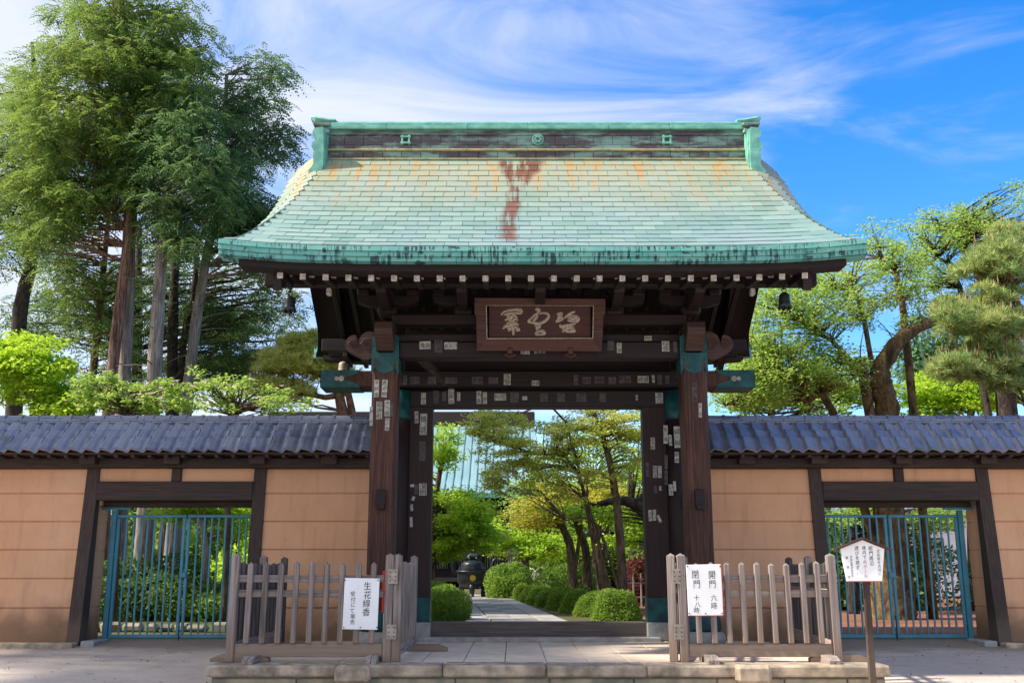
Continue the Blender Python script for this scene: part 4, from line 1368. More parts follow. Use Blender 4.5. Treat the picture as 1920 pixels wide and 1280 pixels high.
def unit(n):
    v = rng.normal(size=(n, 3)); return v / np.linalg.norm(v, axis=1, keepdims=True)
def clump(lv, c, r, n, mode, size, base):
    """one leafy clump of radius r (x, y, z) round c"""
    c = np.array(c)
    r = np.array(r)
    d = unit(n)
    if mode == 'spray':
        d[:, 2] = d[:, 2] * .8 + .1
        k = rng.random(n)[:, None] ** .45
        P = c + d * r * k
        D = d * np.array([1, 1, .25]) + np.array([0, 0, -.45]) + rng.normal(size=(n, 3)) * .35
        N = np.array([0, 0, 1.0]) + d * .5 + rng.normal(size=(n, 3)) * .3
        lv.add(P, D, N, size * rng.uniform(.6, 1.3, n), size * .34 * rng.uniform(.7, 1.3, n), base + rng.normal(size=n) * .17)
    elif mode == 'fan':
        m = max(3, n // 9)
        d = unit(m); d[:, 2] = d[:, 2] * .75 + .12
        A = d * np.array([1, 1, .35]) + np.array([0, 0, -.32]) + rng.normal(size=(m, 3)) * .28
        A /= np.linalg.norm(A, axis=1, keepdims=True)
        B = c + d * r * (rng.random(m)[:, None] ** .5) - A * size * .6
        up = np.array([0, 0, 1.0]) + rng.normal(size=(m, 3)) * .35
        sd = np.cross(A, up); sd /= np.linalg.norm(sd, axis=1, keepdims=True) + 1e-9
        tb = base + rng.normal(size=m) * .15
        ln = size * rng.uniform(1.5, 2.8, m)[:, None]
        for j in range(9):
            t = (j + .5) / 9
            sg = 1 if j % 2 else -1
            droop = np.array([0, 0, -.35]) * t * t
            D = (A + droop) * (.6 + .6 * (j == 8)) + sg * sd * .75 * (j != 8)
            lv.add(B + (A + droop) * ln * t, D, up, size * (1.0 - .45 * t) * rng.uniform(.8, 1.2, m), size * .30, tb + rng.normal(size=m) * .08)
    elif mode == 'broad':
        k = rng.random(n)[:, None] ** .4
        P = c + d * r * k
        D = rng.normal(size=(n, 3)) * np.array([1, 1, .35]) + np.array([0, 0, -.25])
        N = np.array([0, 0, 1.0]) + rng.normal(size=(n, 3)) * .45
        lv.add(P, D, N, size * rng.uniform(.7, 1.3, n), size * .62 * rng.uniform(.7, 1.2, n), base + rng.normal(size=n) * .18)
    elif mode == 'needle':
        m = max(1, n // 14)
        d = unit(m)
        d[:, 2] = np.abs(d[:, 2]) * .9 - .1
        P = c + d * r * (rng.random(m)[:, None] ** .4)
        A = d * .5 + np.array([0, 0, .55])
        tb = base + rng.normal(size=m) * .15
        for j in range(14):
            D = A + unit(m) * .85
            lv.add(P, D, unit(m), size * rng.uniform(.75, 1.2, m), size * .11, tb + rng.normal(size=m) * .1)

def smooth_path(pts, n=4):
    out = []
    pts = [Vector(p) for p in pts]
    for i in range(len(pts) - 1):
        p0, p1, p2, p3 = pts[max(0, i - 1)], pts[i], pts[i + 1], pts[min(len(pts) - 1, i + 2)]
        for k in range(n):
            t = k / n
            out.append(.5 * (2 * p1 + (p2 - p0) * t + (2 * p0 - 5 * p1 + 4 * p2 - p3) * t * t + (-p0 + 3 * p1 - 3 * p2 + p3) * t ** 3))
    out.append(pts[-1])
    return out
def limb(mb, pts, rads, n=8, wob=.08, k=4):
    P = smooth_path(pts, k)
    Rr = np.interp(np.linspace(0, len(rads) - 1, len(P)), range(len(rads)), rads)
    mb.tube(P, list(Rr), n, wob=wob)
    return list(zip(P, Rr))

def blob_points(b):
    """clump centres in an ellipsoid given as (px, py, rx, ry, Y, depth, count)"""
    px, py, rx, ry, Y, dY, n = b
    d = unit(n) * (rng.random((n, 1)) ** .38)
    out = []
    for e in d:
        out.append(at(px + e[0] * rx, py + e[2] * ry, Y + e[1] * dY))
    return out

def tree(name, label, trunk, blobs, mode, leaf, bark_, size, rc, per, group=None, limbs=(), cat='tree', twig=.022, flowers=None, tone=.5, tspread=.16, sparse=1.0, sides=9, wob=.08, nobranch=False, dead=0, candles=0):
    """trunk: world points with radius, from the ground up; blobs: crown ellipsoids"""
    p0 = Vector(trunk[0][0])
    T = thing(name, (p0.x, p0.y, p0.z), label, cat, group)
    mb = MB()
    nodes = limb(mb, [t[0] for t in trunk], [t[1] for t in trunk], sides, wob, 6)
    for lb in limbs:
        nodes += limb(mb, [t[0] for t in lb], [t[1] for t in lb], 7, wob)
    lv = Leaves()
    cents = []
    for b in blobs:
        for c in blob_points(b): cents.append(c)
    for c in cents:
        tb = tone + rng.normal() * tspread
        s = rng.uniform(.7, 1.25)
        clump(lv, c, (rc[0] * s, rc[0] * s, rc[1] * s), max(4, int(per * sparse * s)), mode, size, tb)
        if nobranch: continue
        # twig from the nearest lower point of trunk or limb
        best = min(nodes, key=lambda q: (q[0] - c).length + (3.0 * max(0, q[0].z - c.z + .1)))
        a = best[0]
        L = (c - a).length
        m1 = a.lerp(c, .35) + Vector((rnd.uniform(-.1, .1), rnd.uniform(-.1, .1), rnd.uniform(-.02, .12))) * L
        m2 = a.lerp(c, .7) + Vector((rnd.uniform(-.08, .08), rnd.uniform(-.08, .08), rnd.uniform(-.02, .10))) * L
        r0 = min(best[1] * .6, twig * (.6 + .45 * L))
        mb.tube([a, m1, m2, c], [r0, r0 * .7, r0 * .45, .005], 4, cap=False)
    for _ in range(dead):                       # bare dead twigs on the clear stem
        q = nodes[rng.integers(2, max(3, int(len(nodes) * .75)))][0]
        if q.z < 3.2: q = Vector((q.x, q.y, rnd.uniform(3.4, 7)))
        q = min(nodes, key=lambda k_: abs(k_[0].z - q.z))[0]
        e = Vector((rnd.uniform(-1, 1), rnd.uniform(-1, .6), rnd.uniform(-.25, .35))).normalized() * rnd.uniform(.4, 1.3)
        mb.tube([q, q + e * .5 + Vector((0, 0, .04)), q + e], [.018, .011, .004], 4, cap=False)
    mb.build('trunk', bark_, T, True)
    lv.build('crown', leaf, T)
    if candles:
        cd = Leaves()
        pick = [cents[i] for i in rng.integers(0, len(cents), candles)]
        P = np.array([np.array(p) + np.array([rng.uniform(-1, 1) * rc[0], rng.uniform(-1, .4) * rc[0], rc[1] * rng.uniform(.5, 1.1)]) for p in pick])
        for ax in ([1, 0, 0], [0, 1, 0]):
            cd.add(P, np.tile([.0, 0, 1.0], (candles, 1)) + rng.normal(size=(candles, 3)) * .08, np.tile(np.array(ax, float), (candles, 1)), rng.uniform(.10, .2, candles), .018, rng.random(candles))
        cd.build('candle', M['candle'], T)
    if flowers:
        fl = Leaves()
        cnt, fsz, fm = flowers
        for _ in range(cnt):
            c = cents[rng.integers(len(cents))]
            p = np.array(c) + unit(1)[0] * np.array([rc[0], rc[0], rc[1]]) * 1.05
            P = np.repeat(p[None], 5, 0)
            a = np.arange(5) * 1.257 + rng.random() * 6
            D = np.stack([np.cos(a), np.sin(a) * .7 - .2, np.full(5, .35)], 1)
            fl.add(P, D, np.tile([0, -.5, 1.0], (5, 1)), fsz * rng.uniform(.8, 1.2), fsz * .75, rng.uniform(.3, .9))
        fl.build('blossom', fm, T)
    return T
def tr(*pts):
    """trunk from (px, py, Y, radius); the first point is dropped to the ground"""
    out = []
    for i, (px, py, Y, r) in enumerate(pts):
        p = at(px, py, Y)
        if i == 0: p.z = gz(Y) - .08
        out.append((p, r))
    return out

# --- tall conifers behind the left wall
CY = dict(mode='fan', size=.13, rc=(.54, .25), per=270, dead=16, sides=14)
gl = 'tall conifers behind the wall'
tree('cypress_tree', 'tall cypress with reddish bare trunk, leaning against its grey twin', tr((190, 1100, 8.5, .19), (203, 780, 8.5, .132), (221, 600, 8.5, .122), (240, 430, 8.5, .11), (236, 200, 8.5, .10), (225, -80, 8.5, .05)),
     [(150, 250, 150, 190, 8.5, 1.7, 165), (215, 60, 130, 130, 8.5, 1.6, 90), (90, 390, 95, 90, 8.2, 1.3, 50)], leaf=M['leaf_cypress'], bark_=M['bark_cedar'], group=gl, tone=.55, **CY)
tree('cypress_tree', 'tall cypress with grey bare trunk crossing its reddish twin', tr((222, 1100, 8.9, .21), (231, 780, 8.9, .14), (239, 600, 8.9, .13), (247, 430, 8.9, .115), (258, 280, 9.1, .10), (268, 160, 9.3, .04)),
     [(310, 140, 105, 150, 8.9, 1.5, 120), (270, 330, 110, 100, 8.7, 1.3, 70)], leaf=M['leaf_cypress'], bark_=M['bark_pale'], group=gl, tone=.5, **CY)
tree('cypress_tree', 'tall cypress with straight pale trunk and dense drooping crown', tr((268, 1060, 7.8, .22), (285, 780, 7.8, .16), (294, 620, 7.8, .148), (304, 460, 7.8, .125), (316, 350, 8.0, .08), (326, 250, 8.2, .03)),
     [(355, 310, 90, 150, 7.8, 1.4, 84), (330, 440, 70, 60, 7.6, 1.0, 26)], leaf=M['leaf_blue'], bark_=M['bark_pale'], group=gl, tone=.55, **CY)
tree('cypress_tree', 'blue green cypress with leaning trunk beside the copper roof', tr((318, 1060, 9.6, .2), (348, 780, 9.6, .14), (366, 620, 9.6, .125), (384, 500, 9.6, .11), (415, 330, 9.6, .08), (425, 140, 9.6, .04)),
     [(445, 330, 75, 150, 9.6, 1.4, 90), (480, 170, 62, 70, 9.6, .9, 26), (500, 440, 90, 80, 9.3, 1.2, 54), (520, 260, 40, 40, 9.6, .7, 10)], leaf=M['leaf_blue'], bark_=M['bark_pale'], group=gl, tone=.42, **CY)
tree('fir_tree', 'dark conifer with a forked dark trunk behind the pale trunks', tr((322, 1060, 11, .2), (322, 780, 11, .15), (324, 620, 11, .13), (330, 480, 11, .1), (340, 380, 11, .06)),
     [(470, 570, 100, 90, 11.2, 1.3, 40), (390, 600, 60, 80, 11, 1.2, 20), (420, 690, 80, 50, 11, 1.1, 26)], leaf=M['leaf_dark'], bark_=M['bark_dark'], group=gl, tone=.45,
     limbs=[tr((323, 700, 11, .1), (345, 640, 11, .09), (362, 560, 11, .08), (372, 450, 11, .05))], mode='fan', size=.13, rc=(.5, .26), per=130)
for q in (M,): pass
tree('cypress_tree', 'slender olive barked conifer with sparse low branches', tr((160, 1060, 10.5, .13), (172, 740, 10.5, .1), (183, 620, 10.5, .09), (193, 520, 10.5, .08), (205, 380, 10.5, .04)),
     [(150, 540, 75, 115, 10.5, 1.3, 50), (110, 470, 60, 60, 10.5, 1.0, 20), (215, 640, 50, 60, 10.3, .8, 16), (260, 520, 50, 60, 10.3, .9, 16)], leaf=M['leaf_cypress'], bark_=M['bark_moss'], group=gl, tone=.34, mode='fan', size=.13, rc=(.5, .24), per=130)
tree('larch_tree', 'tall feathery olive conifer with dark trunk behind the maple', tr((20, 1060, 13, .3), (35, 620, 13, .2), (60, 480, 13, .17), (70, 250, 13, .1), (60, 80, 13, .05)),
     [(40, 250, 95, 150, 13, 1.8, 70), (20, 430, 80, 90, 13, 1.6, 36), (-60, 330, 80, 180, 13, 2, 30)], leaf=M['leaf_cypress'], bark_=M['bark_dark'], group=gl, tone=.62, mode='fan', size=.16, rc=(.6, .34), per=170)
tree('cedar_tree', 'far feathery cedar filling the sky between the bare trunks', tr((250, 1060, 17, .2), (255, 780, 17, .17), (258, 600, 17, .14), (262, 420, 17, .07)),
     [(130, 560, 110, 90, 17, 2, 52), (270, 560, 90, 110, 17, 2, 44), (400, 560, 90, 110, 17, 2, 52), (520, 590, 70, 80, 17, 2, 32), (60, 600, 80, 60, 17, 2, 32), (280, 700, 160, 60, 17, 2, 56)],
     leaf=M['leaf_blue'], bark_=M['bark_dark'], group=gl, tone=.55, mode='fan', size=.17, rc=(.62, .34), per=100)
# --- lower garden trees behind the left wall
tree('maple_tree', 'bright yellow green maple rising over the wall beneath the conifers', tr((60, 1000, 6, .14), (62, 820, 6, .11), (70, 740, 6, .08), (80, 680, 6, .05)),
     [(55, 690, 95, 70, 6, 1.1, 60), (10, 655, 60, 45, 6, .9, 22), (130, 760, 60, 30, 5.6, .8, 22)], leaf=M['leaf_maple'], bark_=M['bark_brown'], tone=.62, mode='broad', size=.105, rc=(.36, .13), per=130)
tree('dogwood_tree', 'low leafy dogwood with pale pink blossom along the tiled coping', tr((225, 1000, 4.6, .07), (230, 830, 4.6, .05), (240, 770, 4.6, .035)),
     [(205, 735, 85, 40, 4.6, .8, 46), (310, 745, 70, 36, 4.6, .8, 36)], leaf=M['leaf_cherry'], bark_=M['bark_brown'], tone=.5, mode='broad', size=.09, rc=(.19, .09), per=46, flowers=(46, .065, M['flower']))
tree('dogwood_tree', 'pink flowering dogwood between the leaning trunk and the pine', tr((430, 1000, 4.8, .07), (432, 830, 4.8, .05), (440, 770, 4.8, .035)),
     [(430, 742, 85, 36, 4.8, .8, 46), (530, 752, 60, 26, 4.8, .7, 24), (385, 710, 30, 30, 4.8, .6, 10)], leaf=M['leaf_cherry'], bark_=M['bark_brown'], tone=.6, mode='broad', size=.08, rc=(.17, .09), per=36, flowers=(54, .065, M['flower']))
tree('pine_tree', 'golden green garden pine with orange limbs left of the gate', tr((640, 1000, 10, .2), (650, 850, 10, .17), (640, 760, 10, .13), (620, 710, 10, .1), (560, 690, 10, .07)),
     [(540, 680, 60, 32, 10, .9, 34), (590, 650, 60, 26, 10, .9, 26), (520, 735, 60, 24, 10, .8, 20), (620, 690, 40, 30, 10, .8, 14)], leaf=M['leaf_pine_gold'], bark_=M['bark_pine'], tone=1.0, mode='needle', size=.17, rc=(.42, .16), per=430,
     limbs=[tr((650, 850, 10, .1), (660, 770, 10, .09), (610, 745, 10, .07), (540, 735, 10, .04))], twig=.03)
tree('pine_tree', 'dark green pine between the dark forked trunk and the golden pine', tr((440, 1000, 13, .16), (440, 850, 13, .14), (432, 740, 13, .12), (420, 640, 13, .07)),
     [(420, 620, 70, 40, 13, 1.0, 26), (455, 690, 60, 40, 13, 1.0, 20), (370, 680, 50, 40, 13, 1, 14)], leaf=M['leaf_pine'], bark_=M['bark_dark'], tone=.35, mode='needle', size=.18, rc=(.45, .2), per=400)

# --- old cherry, pine and company behind the right wall
CH = dict(mode='broad', size=.075, rc=(.26, .15), per=40)
tree('cherry_tree', 'old gnarled cherry with thick knotted trunk and young leaves behind the wall',
     tr((1672, 1160, 6.5, .48), (1672, 1080, 6.5, .37), (1664, 960, 6.5, .33), (1660, 860, 6.5, .30), (1664, 780, 6.5, .26), (1652, 725, 6.5, .24), (1652, 690, 6.5, .18), (1676, 650, 6.5, .17), (1704, 622, 6.5, .14), (1760, 600, 6.5, .09)),
     [(1450, 590, 110, 80, 6.3, 1.4, 150), (1550, 570, 110, 70, 6.6, 1.4, 150), (1460, 690, 120, 60, 6.2, 1.3, 200), (1650, 500, 90, 90, 7.0, 1.4, 120), (1560, 690, 90, 60, 6.5, 1.2, 100), (1410, 740, 80, 30, 6.0, .9, 60), (1720, 580, 60, 60, 7, 1.1, 44)],
     leaf=M['leaf_cherry'], bark_=M['bark_moss'], tone=.6, tspread=.16, wob=.16, sides=14,
     limbs=[tr((1655, 745, 6.5, .12), (1620, 705, 6.4, .11), (1603, 690, 6.4, .08), (1560, 640, 6.4, .04), (1480, 590, 6.3, .02)),
            tr((1655, 790, 6.5, .10), (1560, 768, 6.3, .08), (1508, 752, 6.3, .07), (1496, 715, 6.3, .05), (1430, 725, 6.2, .035), (1360, 760, 6.1, .02)),
            tr((1704, 622, 6.5, .10), (1690, 560, 6.8, .07), (1660, 500, 7, .05), (1640, 440, 7, .02)),
            tr((1668, 665, 6.5, .09), (1620, 600, 6.6, .05), (1570, 540, 6.6, .03), (1510, 520, 6.6, .015))], twig=.018, **CH)
tree('cherry_tree', 'leafing cherry with dark upper twigs above the right hand pine', tr((1900, 1100, 9, .3), (1890, 800, 9, .24), (1870, 600, 9, .18), (1830, 500, 9, .12), (1790, 440, 9, .07)),
     [(1790, 430, 80, 50, 9, 1.3, 84), (1850, 410, 70, 40, 9, 1.3, 56), (1740, 470, 60, 70, 9, 1.3, 60), (1910, 390, 40, 50, 9, 1.1, 20), (1760, 540, 60, 50, 9, 1.2, 36)],
     leaf=M['leaf_cherry'], bark_=M['bark_dark'], tone=.42, limbs=[tr((1870, 600, 9, .1), (1800, 540, 9, .07), (1730, 500, 9, .03))], twig=.026, **CH)
tree('pine_tree', 'spreading pine with upright pale candles at the right of the cherry', tr((2030, 1100, 3.4, .26), (2030, 850, 3.4, .22), (2010, 700, 3.4, .18), (1985, 560, 3.4, .14), (1950, 470, 3.4, .08)),
     [(1875, 520, 66, 60, 3.2, .8, 44), (1810, 600, 52, 34, 3.0, .7, 22), (1870, 620, 60, 44, 3.2, .8, 34), (1800, 690, 58, 34, 3.0, .7, 24), (1890, 700, 50, 40, 3.2, .8, 24), (1905, 460, 40, 34, 3.4, .6, 16)],
     leaf=M['leaf_pine'], bark_=M['bark_pine'], tone=.78, mode='needle', size=.15, rc=(.28, .2), per=380, twig=.03, candles=420,
     limbs=[tr((2010, 700, 3.4, .1), (1930, 690, 3.2, .07), (1850, 700, 3.1, .05), (1780, 690, 3.0, .02)), tr((1985, 560, 3.4, .1), (1920, 590, 3.2, .07), (1850, 610, 3.1, .04), (1780, 610, 3.0, .02))])
tree('maple_tree', 'bright fresh maple glowing low behind the cherry trunk', tr((1820, 1060, 11, .16), (1822, 850, 11, .12), (1820, 760, 11, .07)),
     [(1800, 735, 120, 45, 11, 1.2, 66), (1890, 700, 50, 50, 11, 1, 22), (1730, 770, 40, 30, 11, 1, 14)], leaf=M['leaf_maple'], bark_=M['bark_brown'], tone=.6, mode='broad', size=.13, rc=(.45, .17), per=105)
tree('maple_tree', 'pale green maple low behind the beam end and the tiled coping', tr((1440, 1060, 11, .16), (1440, 850, 11, .12), (1450, 760, 11, .07)),
     [(1410, 735, 90, 45, 11, 1.2, 60), (1540, 745, 80, 40, 11, 1.1, 46), (1610, 720, 60, 50, 11, 1, 30), (1390, 660, 60, 50, 11, 1, 26)], leaf=M['leaf_cherry'], bark_=M['bark_brown'], tone=.62, mode='broad', size=.11, rc=(.36, .17), per=70)
tree('oak_tree', 'deep green evergreen seen in the gap beside the cherry trunk', tr((1720, 1060, 16, .2), (1720, 800, 16, .15), (1720, 700, 16, .08)),
     [(1720, 690, 50, 60, 16, 1.5, 30), (1770, 660, 50, 40, 16, 1.4, 20)], leaf=M['leaf_blue'], bark_=M['bark_dark'], tone=.45, mode='spray', size=.26, rc=(.6, .4), per=80)

# --- garden seen through the gate
tree('maple_tree', 'bright green maple seen through the gate beside the incense burner', tr((806, 1150, 13, .12), (812, 980, 13, .10), (822, 900, 13, .07), (835, 830, 13, .04)),
     [(862, 965, 62, 60, 13, 1.3, 72), (828, 840, 36, 46, 13, 1.0, 24), (905, 1000, 50, 34, 13.5, 1.1, 34), (835, 1030, 40, 22, 13, .9, 18), (770, 940, 50, 70, 13, 1.2, 20)],
     leaf=M['leaf_maple'], bark_=M['bark_brown'], tone=.72, mode='broad', size=.10, rc=(.36, .12), per=95)
tree('dogwood_tree', 'slender pink flowering dogwood leaning over the hedge inside the gate',
     tr((1172, 1150, 9.6, .13), (1166, 1060, 9.6, .105), (1158, 960, 9.6, .095), (1146, 880, 9.6, .08), (1128, 810, 9.6, .065), (1108, 765, 9.6, .05), (1090, 700, 9.6, .03)),
     [(1010, 830, 120, 50, 9.4, 1.0, 84), (1120, 800, 80, 55, 9.6, 1.0, 58), (930, 800, 70, 32, 9.2, .8, 38), (960, 890, 90, 36, 9.3, .8, 48), (1090, 900, 80, 40, 9.5, .9, 40), (1180, 850, 40, 60, 9.8, .9, 26), (1190, 785, 40, 40, 9.9, .9, 20)],
     leaf=M['leaf_dogwood'], bark_=M['bark_brown'], tone=.9, mode='broad', size=.075, rc=(.26, .085), per=80, flowers=(60, .055, M['flower']), twig=.02,
     limbs=[tr((1150, 900, 9.6, .05), (1080, 880, 9.5, .035), (1000, 850, 9.4, .025), (900, 820, 9.2, .012)), tr((1128, 810, 9.6, .04), (1060, 790, 9.5, .03), (960, 780, 9.3, .015)), tr((1170, 1020, 9.6, .05), (1120, 985, 9.6, .03), (1060, 975, 9.5, .015))])
for k, (bx, mx, tx, Y, lab) in enumerate(((1078, 1068, 1054, 18, 'leaning garden tree with forked trunk nearest the paved path'), (1102, 1096, 1082, 19, 'thin curved garden tree between the forked tree and the stout one'),
                                      (1134, 1118, 1108, 17, 'stout twin stemmed garden tree behind the clipped bushes'))):
    tree('garden_tree', lab, tr((bx, 1120, Y, .17), (mx + 4, 1060, Y, .14), (mx, 1020, Y, .13), (tx, 985, Y, .1), (tx - 12, 940, Y, .06)),
         [(1000 + 45 * k, 965 - 10 * k, 62, 32, Y, 1.4, 30), (1050 + 40 * k, 930, 60, 34, Y, 1.4, 24)], leaf=M['leaf_yellow' if k != 1 else 'leaf_cherry'], bark_=M['bark_brown'], tone=.55, mode='broad', size=.12, rc=(.45, .14), per=80,
         limbs=[tr((mx, 1020, Y, .08), (mx + 22, 985, Y, .06), (mx + 34, 950, Y, .03))] if k != 1 else [], group='garden trees behind the bushes')
tree('garden_tree', 'dark limbed tree arching in behind the right hand jamb', tr((1245, 1120, 12, .25), (1240, 1010, 12, .22), (1205, 955, 12, .16), (1165, 938, 12, .12), (1120, 945, 12, .07)),
     [(1180, 985, 50, 40, 13, 1.2, 22), (1100, 960, 60, 30, 12, 1.1, 20), (1230, 850, 50, 70, 13, 1.2, 20)], leaf=M['leaf_maple'], bark_=M['bark_dark'], tone=.42, mode='broad', size=.12, rc=(.45, .15), per=70)
tree('garden_tree', 'leafy green tree before the hall beside the stone lantern', tr((985, 1110, 26, .18), (985, 1050, 26, .14), (980, 1010, 26, .08)),
     [(985, 1020, 70, 30, 26, 1.6, 34), (930, 1000, 50, 30, 26, 1.5, 20), (1060, 1030, 60, 24, 27, 1.6, 20)], leaf=M['leaf_maple'], bark_=M['bark_brown'], tone=.45, mode='broad', size=.16, rc=(.6, .22), per=80)
tree('garden_tree', 'broad spring green tree closing the view behind the dogwood', tr((1120, 1110, 30, .25), (1120, 1000, 30, .2), (1110, 900, 30, .1)),
     [(1100, 880, 110, 80, 30, 2.5, 60), (1190, 960, 60, 60, 30, 2, 30), (1010, 930, 70, 40, 30, 2, 26)], leaf=M['leaf_cherry'], bark_=M['bark_brown'], tone=.5, mode='broad', size=.2, rc=(.9, .4), per=70)

tree('evergreen_tree', 'broad dark evergreen closing the view beside the hall', tr((1150, 1105, 38, .3), (1150, 1040, 38, .25), (1145, 960, 38, .12)),
     [(1110, 1010, 110, 70, 38, 2.5, 60), (1190, 940, 60, 90, 38, 2.5, 36), (1060, 1050, 70, 35, 37, 2, 26), (1190, 1060, 60, 30, 37, 2, 20)], leaf=M['leaf_box'], bark_=M['bark_dark'], tone=.5, mode='broad', size=.24, rc=(.95, .5), per=85)
# --- clipped bushes along the path
def bush(name, label, cx, Y, r, h, leaf, n, group=None, size=.055, tone=.5, flowers=None, rough=.05):
    z = gz(Y)
    T = thing(name, (cx, Y, z), label, 'bush', group)
    lv = Leaves()
    d = unit(n); d[:, 2] = np.abs(d[:, 2])
    ph = rng.random(3) * 6
    lump = 1 + rough * (np.sin(d[:, 0] * 5 + ph[0]) + np.sin(d[:, 1] * 6 + ph[1]) + np.sin(d[:, 2] * 7 + ph[2]))
    sq = np.sign(d) * np.abs(d) ** .85
    P = np.array([cx, Y, z]) + sq * np.array([r, r, h]) * (lump * rng.uniform(.90, 1.02, n))[:, None]
    D = rng.normal(size=(n, 3)) + d * .9
    N = d + rng.normal(size=(n, 3)) * .5
    lv.add(P, D, N, size * rng.uniform(.7, 1.3, n), size * .6, tone + rng.normal(size=n) * .2)
    k = n // 40                                  # stray shoots that escaped the shears
    ds = unit(k); ds[:, 2] = np.abs(ds[:, 2])
    Ps = np.array([cx, Y, z]) + ds * np.array([r, r, h]) * rng.uniform(1.0, 1.09, k)[:, None]
    lv.add(Ps, ds + rng.normal(size=(k, 3)) * .3, unit(k), size * 1.3, size * .5, tone + .3)
    # woody, leafy inside
    m = n // 3
    d2 = unit(m); d2[:, 2] = np.abs(d2[:, 2])
    P2 = np.array([cx, Y, z]) + d2 * np.array([r, r, h]) * rng.uniform(.55, .85, m)[:, None]
    lv.add(P2, rng.normal(size=(m, 3)), d2, size * 1.9, size * 1.3, tone * .8)
    lv.build('foliage', leaf, T)
    mb = MB()
    for i in range(5):
        a = 1.257 * i
        mb.tube([(cx, Y, z - .02), (cx + r * .3 * math.cos(a), Y + r * .3 * math.sin(a), z + h * .4), (cx + r * .6 * math.cos(a), Y + r * .6 * math.sin(a), z + h * .7)], [.03, .02, .008], 5)
    mb.build('stem', M['bark_brown'], T)
    if flowers:
        fl = Leaves(); cnt, fs, fm = flowers
        for _ in range(cnt):
            e = unit(1)[0]; e[2] = abs(e[2]); e[1] = -abs(e[1])
            p = np.array([cx, Y, z]) + e * np.array([r, r, h]) * 1.03
            k = 9
            fl.add(np.repeat(p[None], k, 0), unit(k) + e * .5, np.tile(e, (k, 1)), fs, fs * .8, rng.uniform(.2, .9))
        fl.build('blossom', fm, T)
    return T
ORD = ['nearest the gate sill', 'second from the gate sill', 'third from the gate sill', 'fourth from the gate sill', 'fifth from the gate sill', 'sixth from the gate sill', 'seventh from the gate sill', 'eighth from the gate sill', 'ninth from the gate sill', 'tenth from the gate sill']
for i, (px, d, r) in enumerate(((1150, 20.5, .47), (1112, 22.2, .40), (1082, 23.9, .39), (1056, 25.8, .39), (1034, 27.8, .39), (1014, 30, .40), (997, 32.2, .40), (982, 34.6, .40), (968, 37.0, .40))):
    bush('clipped_bush', 'clipped azalea bush right of the paved path, ' + ORD[i], CAMX + (px - 960) / F * d * .99, d - 14.5, r * rnd.uniform(.95, 1.06), (.60 if i == 0 else .50) + rnd.uniform(-.04, .04), M['leaf_box'], 9000 if i < 3 else 4500,
         'clipped bushes right of the path', .038 if i < 3 else .05, .62, None, .05)
for i, (X, d, r) in enumerate(((-1.66, 20.3, .50), (-1.80, 22.0, .50), (-2.0, 23.8, .52), (-2.25, 25.8, .52))):
    bush('clipped_bush', 'clipped azalea bush left of the paved path, ' + ORD[i], X, d - 14.5, r, .60, M['leaf_box'], 7500, 'clipped bushes left of the path', .04, .5, None, .07)
bush('clipped_bush', 'large rounded shrub between the incense burner and the stone lantern', -.45, 21.4, .74, 1.2, M['leaf_box'], 6000, None, .07, .55, None, .08)
bush('red_shrub', 'red leaved shrub behind the dogwood trunk', 3.3, 14.5, .62, 1.25, M['leaf_red'], 3500, None, .08, .4, None, .09)
bush('clipped_bush', 'bright clipped shrub beside the white garden fence', 4.6, 16, .8, 1.5, M['leaf_maple'], 3500, None, .08, .45)
bush('clipped_bush', 'dark green shrub row behind the garden tree trunks', 1.6, 20, 1.2, 1.2, M['leaf_box'], 3500, None, .09, .35)
# --- plants behind the two side gates
bush('shrub', 'dense dark shrub behind the side gate below the conifers', -6.1, 6.2, .9, .75, M['leaf_box'], 5000, None, .08, .45, None, .16)
bush('shrub', 'dark leafy shrub at the hinge of the side gate below the conifers', -7.6, 6.6, 1.1, 1.2, M['leaf_dark'], 5000, None, .09, .55, None, .16)
bush('peony', 'flowering peony with crimson blooms behind the side gate', -4.75, 5.2, .6, 1.1, M['leaf_box'], 3500, None, .08, .5, (9, .075, M['flower_red']), .16)
bush('shrub', 'sunlit yellow green shrub far behind the conifers', -6.2, 14, 2.4, 3.4, M['leaf_maple'], 6000, None, .17, .55, None, .14)
bush('shrub', 'wide dark shrub mass behind the conifer trunks', -10, 17, 3.2, 2.6, M['leaf_box'], 7000, None, .2, .5, None, .14)
bush('shrub', 'dark rounded shrub right of the thick cherry trunk', 8.6, 12, 1.7, 2.2, M['leaf_dark'], 6000, None, .12, .55, None, .13)
bush('shrub', 'mid green shrub left of the thick cherry trunk', 5.0, 13.5, 1.5, 2.4, M['leaf_box'], 6000, None, .13, .45, None, .13)
bush('shrub', 'tall green shrub far behind the cherry beside the white house', 7.2, 20, 3.2, 4.2, M['leaf_box'], 7000, None, .2, .4, None, .14)
tree('garden_tree', 'small pale crooked tree behind the side gate', tr((385, 1150, 6.5, .09), (385, 1060, 6.5, .08), (383, 1000, 6.5, .07), (376, 960, 6.5, .06), (388, 930, 6.5, .04)),
     [(400, 950, 60, 26, 6.8, .8, 26), (330, 960, 50, 22, 6.8, .8, 16), (440, 990, 30, 40, 6.8, .8, 12)], leaf=M['leaf_maple'], bark_=M['bark_pale'], tone=.5, mode='broad', size=.1, rc=(.34, .12), per=80)
tree('garden_tree', 'low leafy boughs hanging behind the side gate by the cherry', tr((1600, 1150, 9, .14), (1600, 1050, 9, .11), (1598, 980, 9, .07)),
     [(1610, 965, 60, 24, 9, 1, 26), (1760, 975, 60, 28, 9, 1, 26)], leaf=M['leaf_cherry'], bark_=M['bark_dark'], tone=.4, mode='broad', size=.11, rc=(.38, .14), per=80)

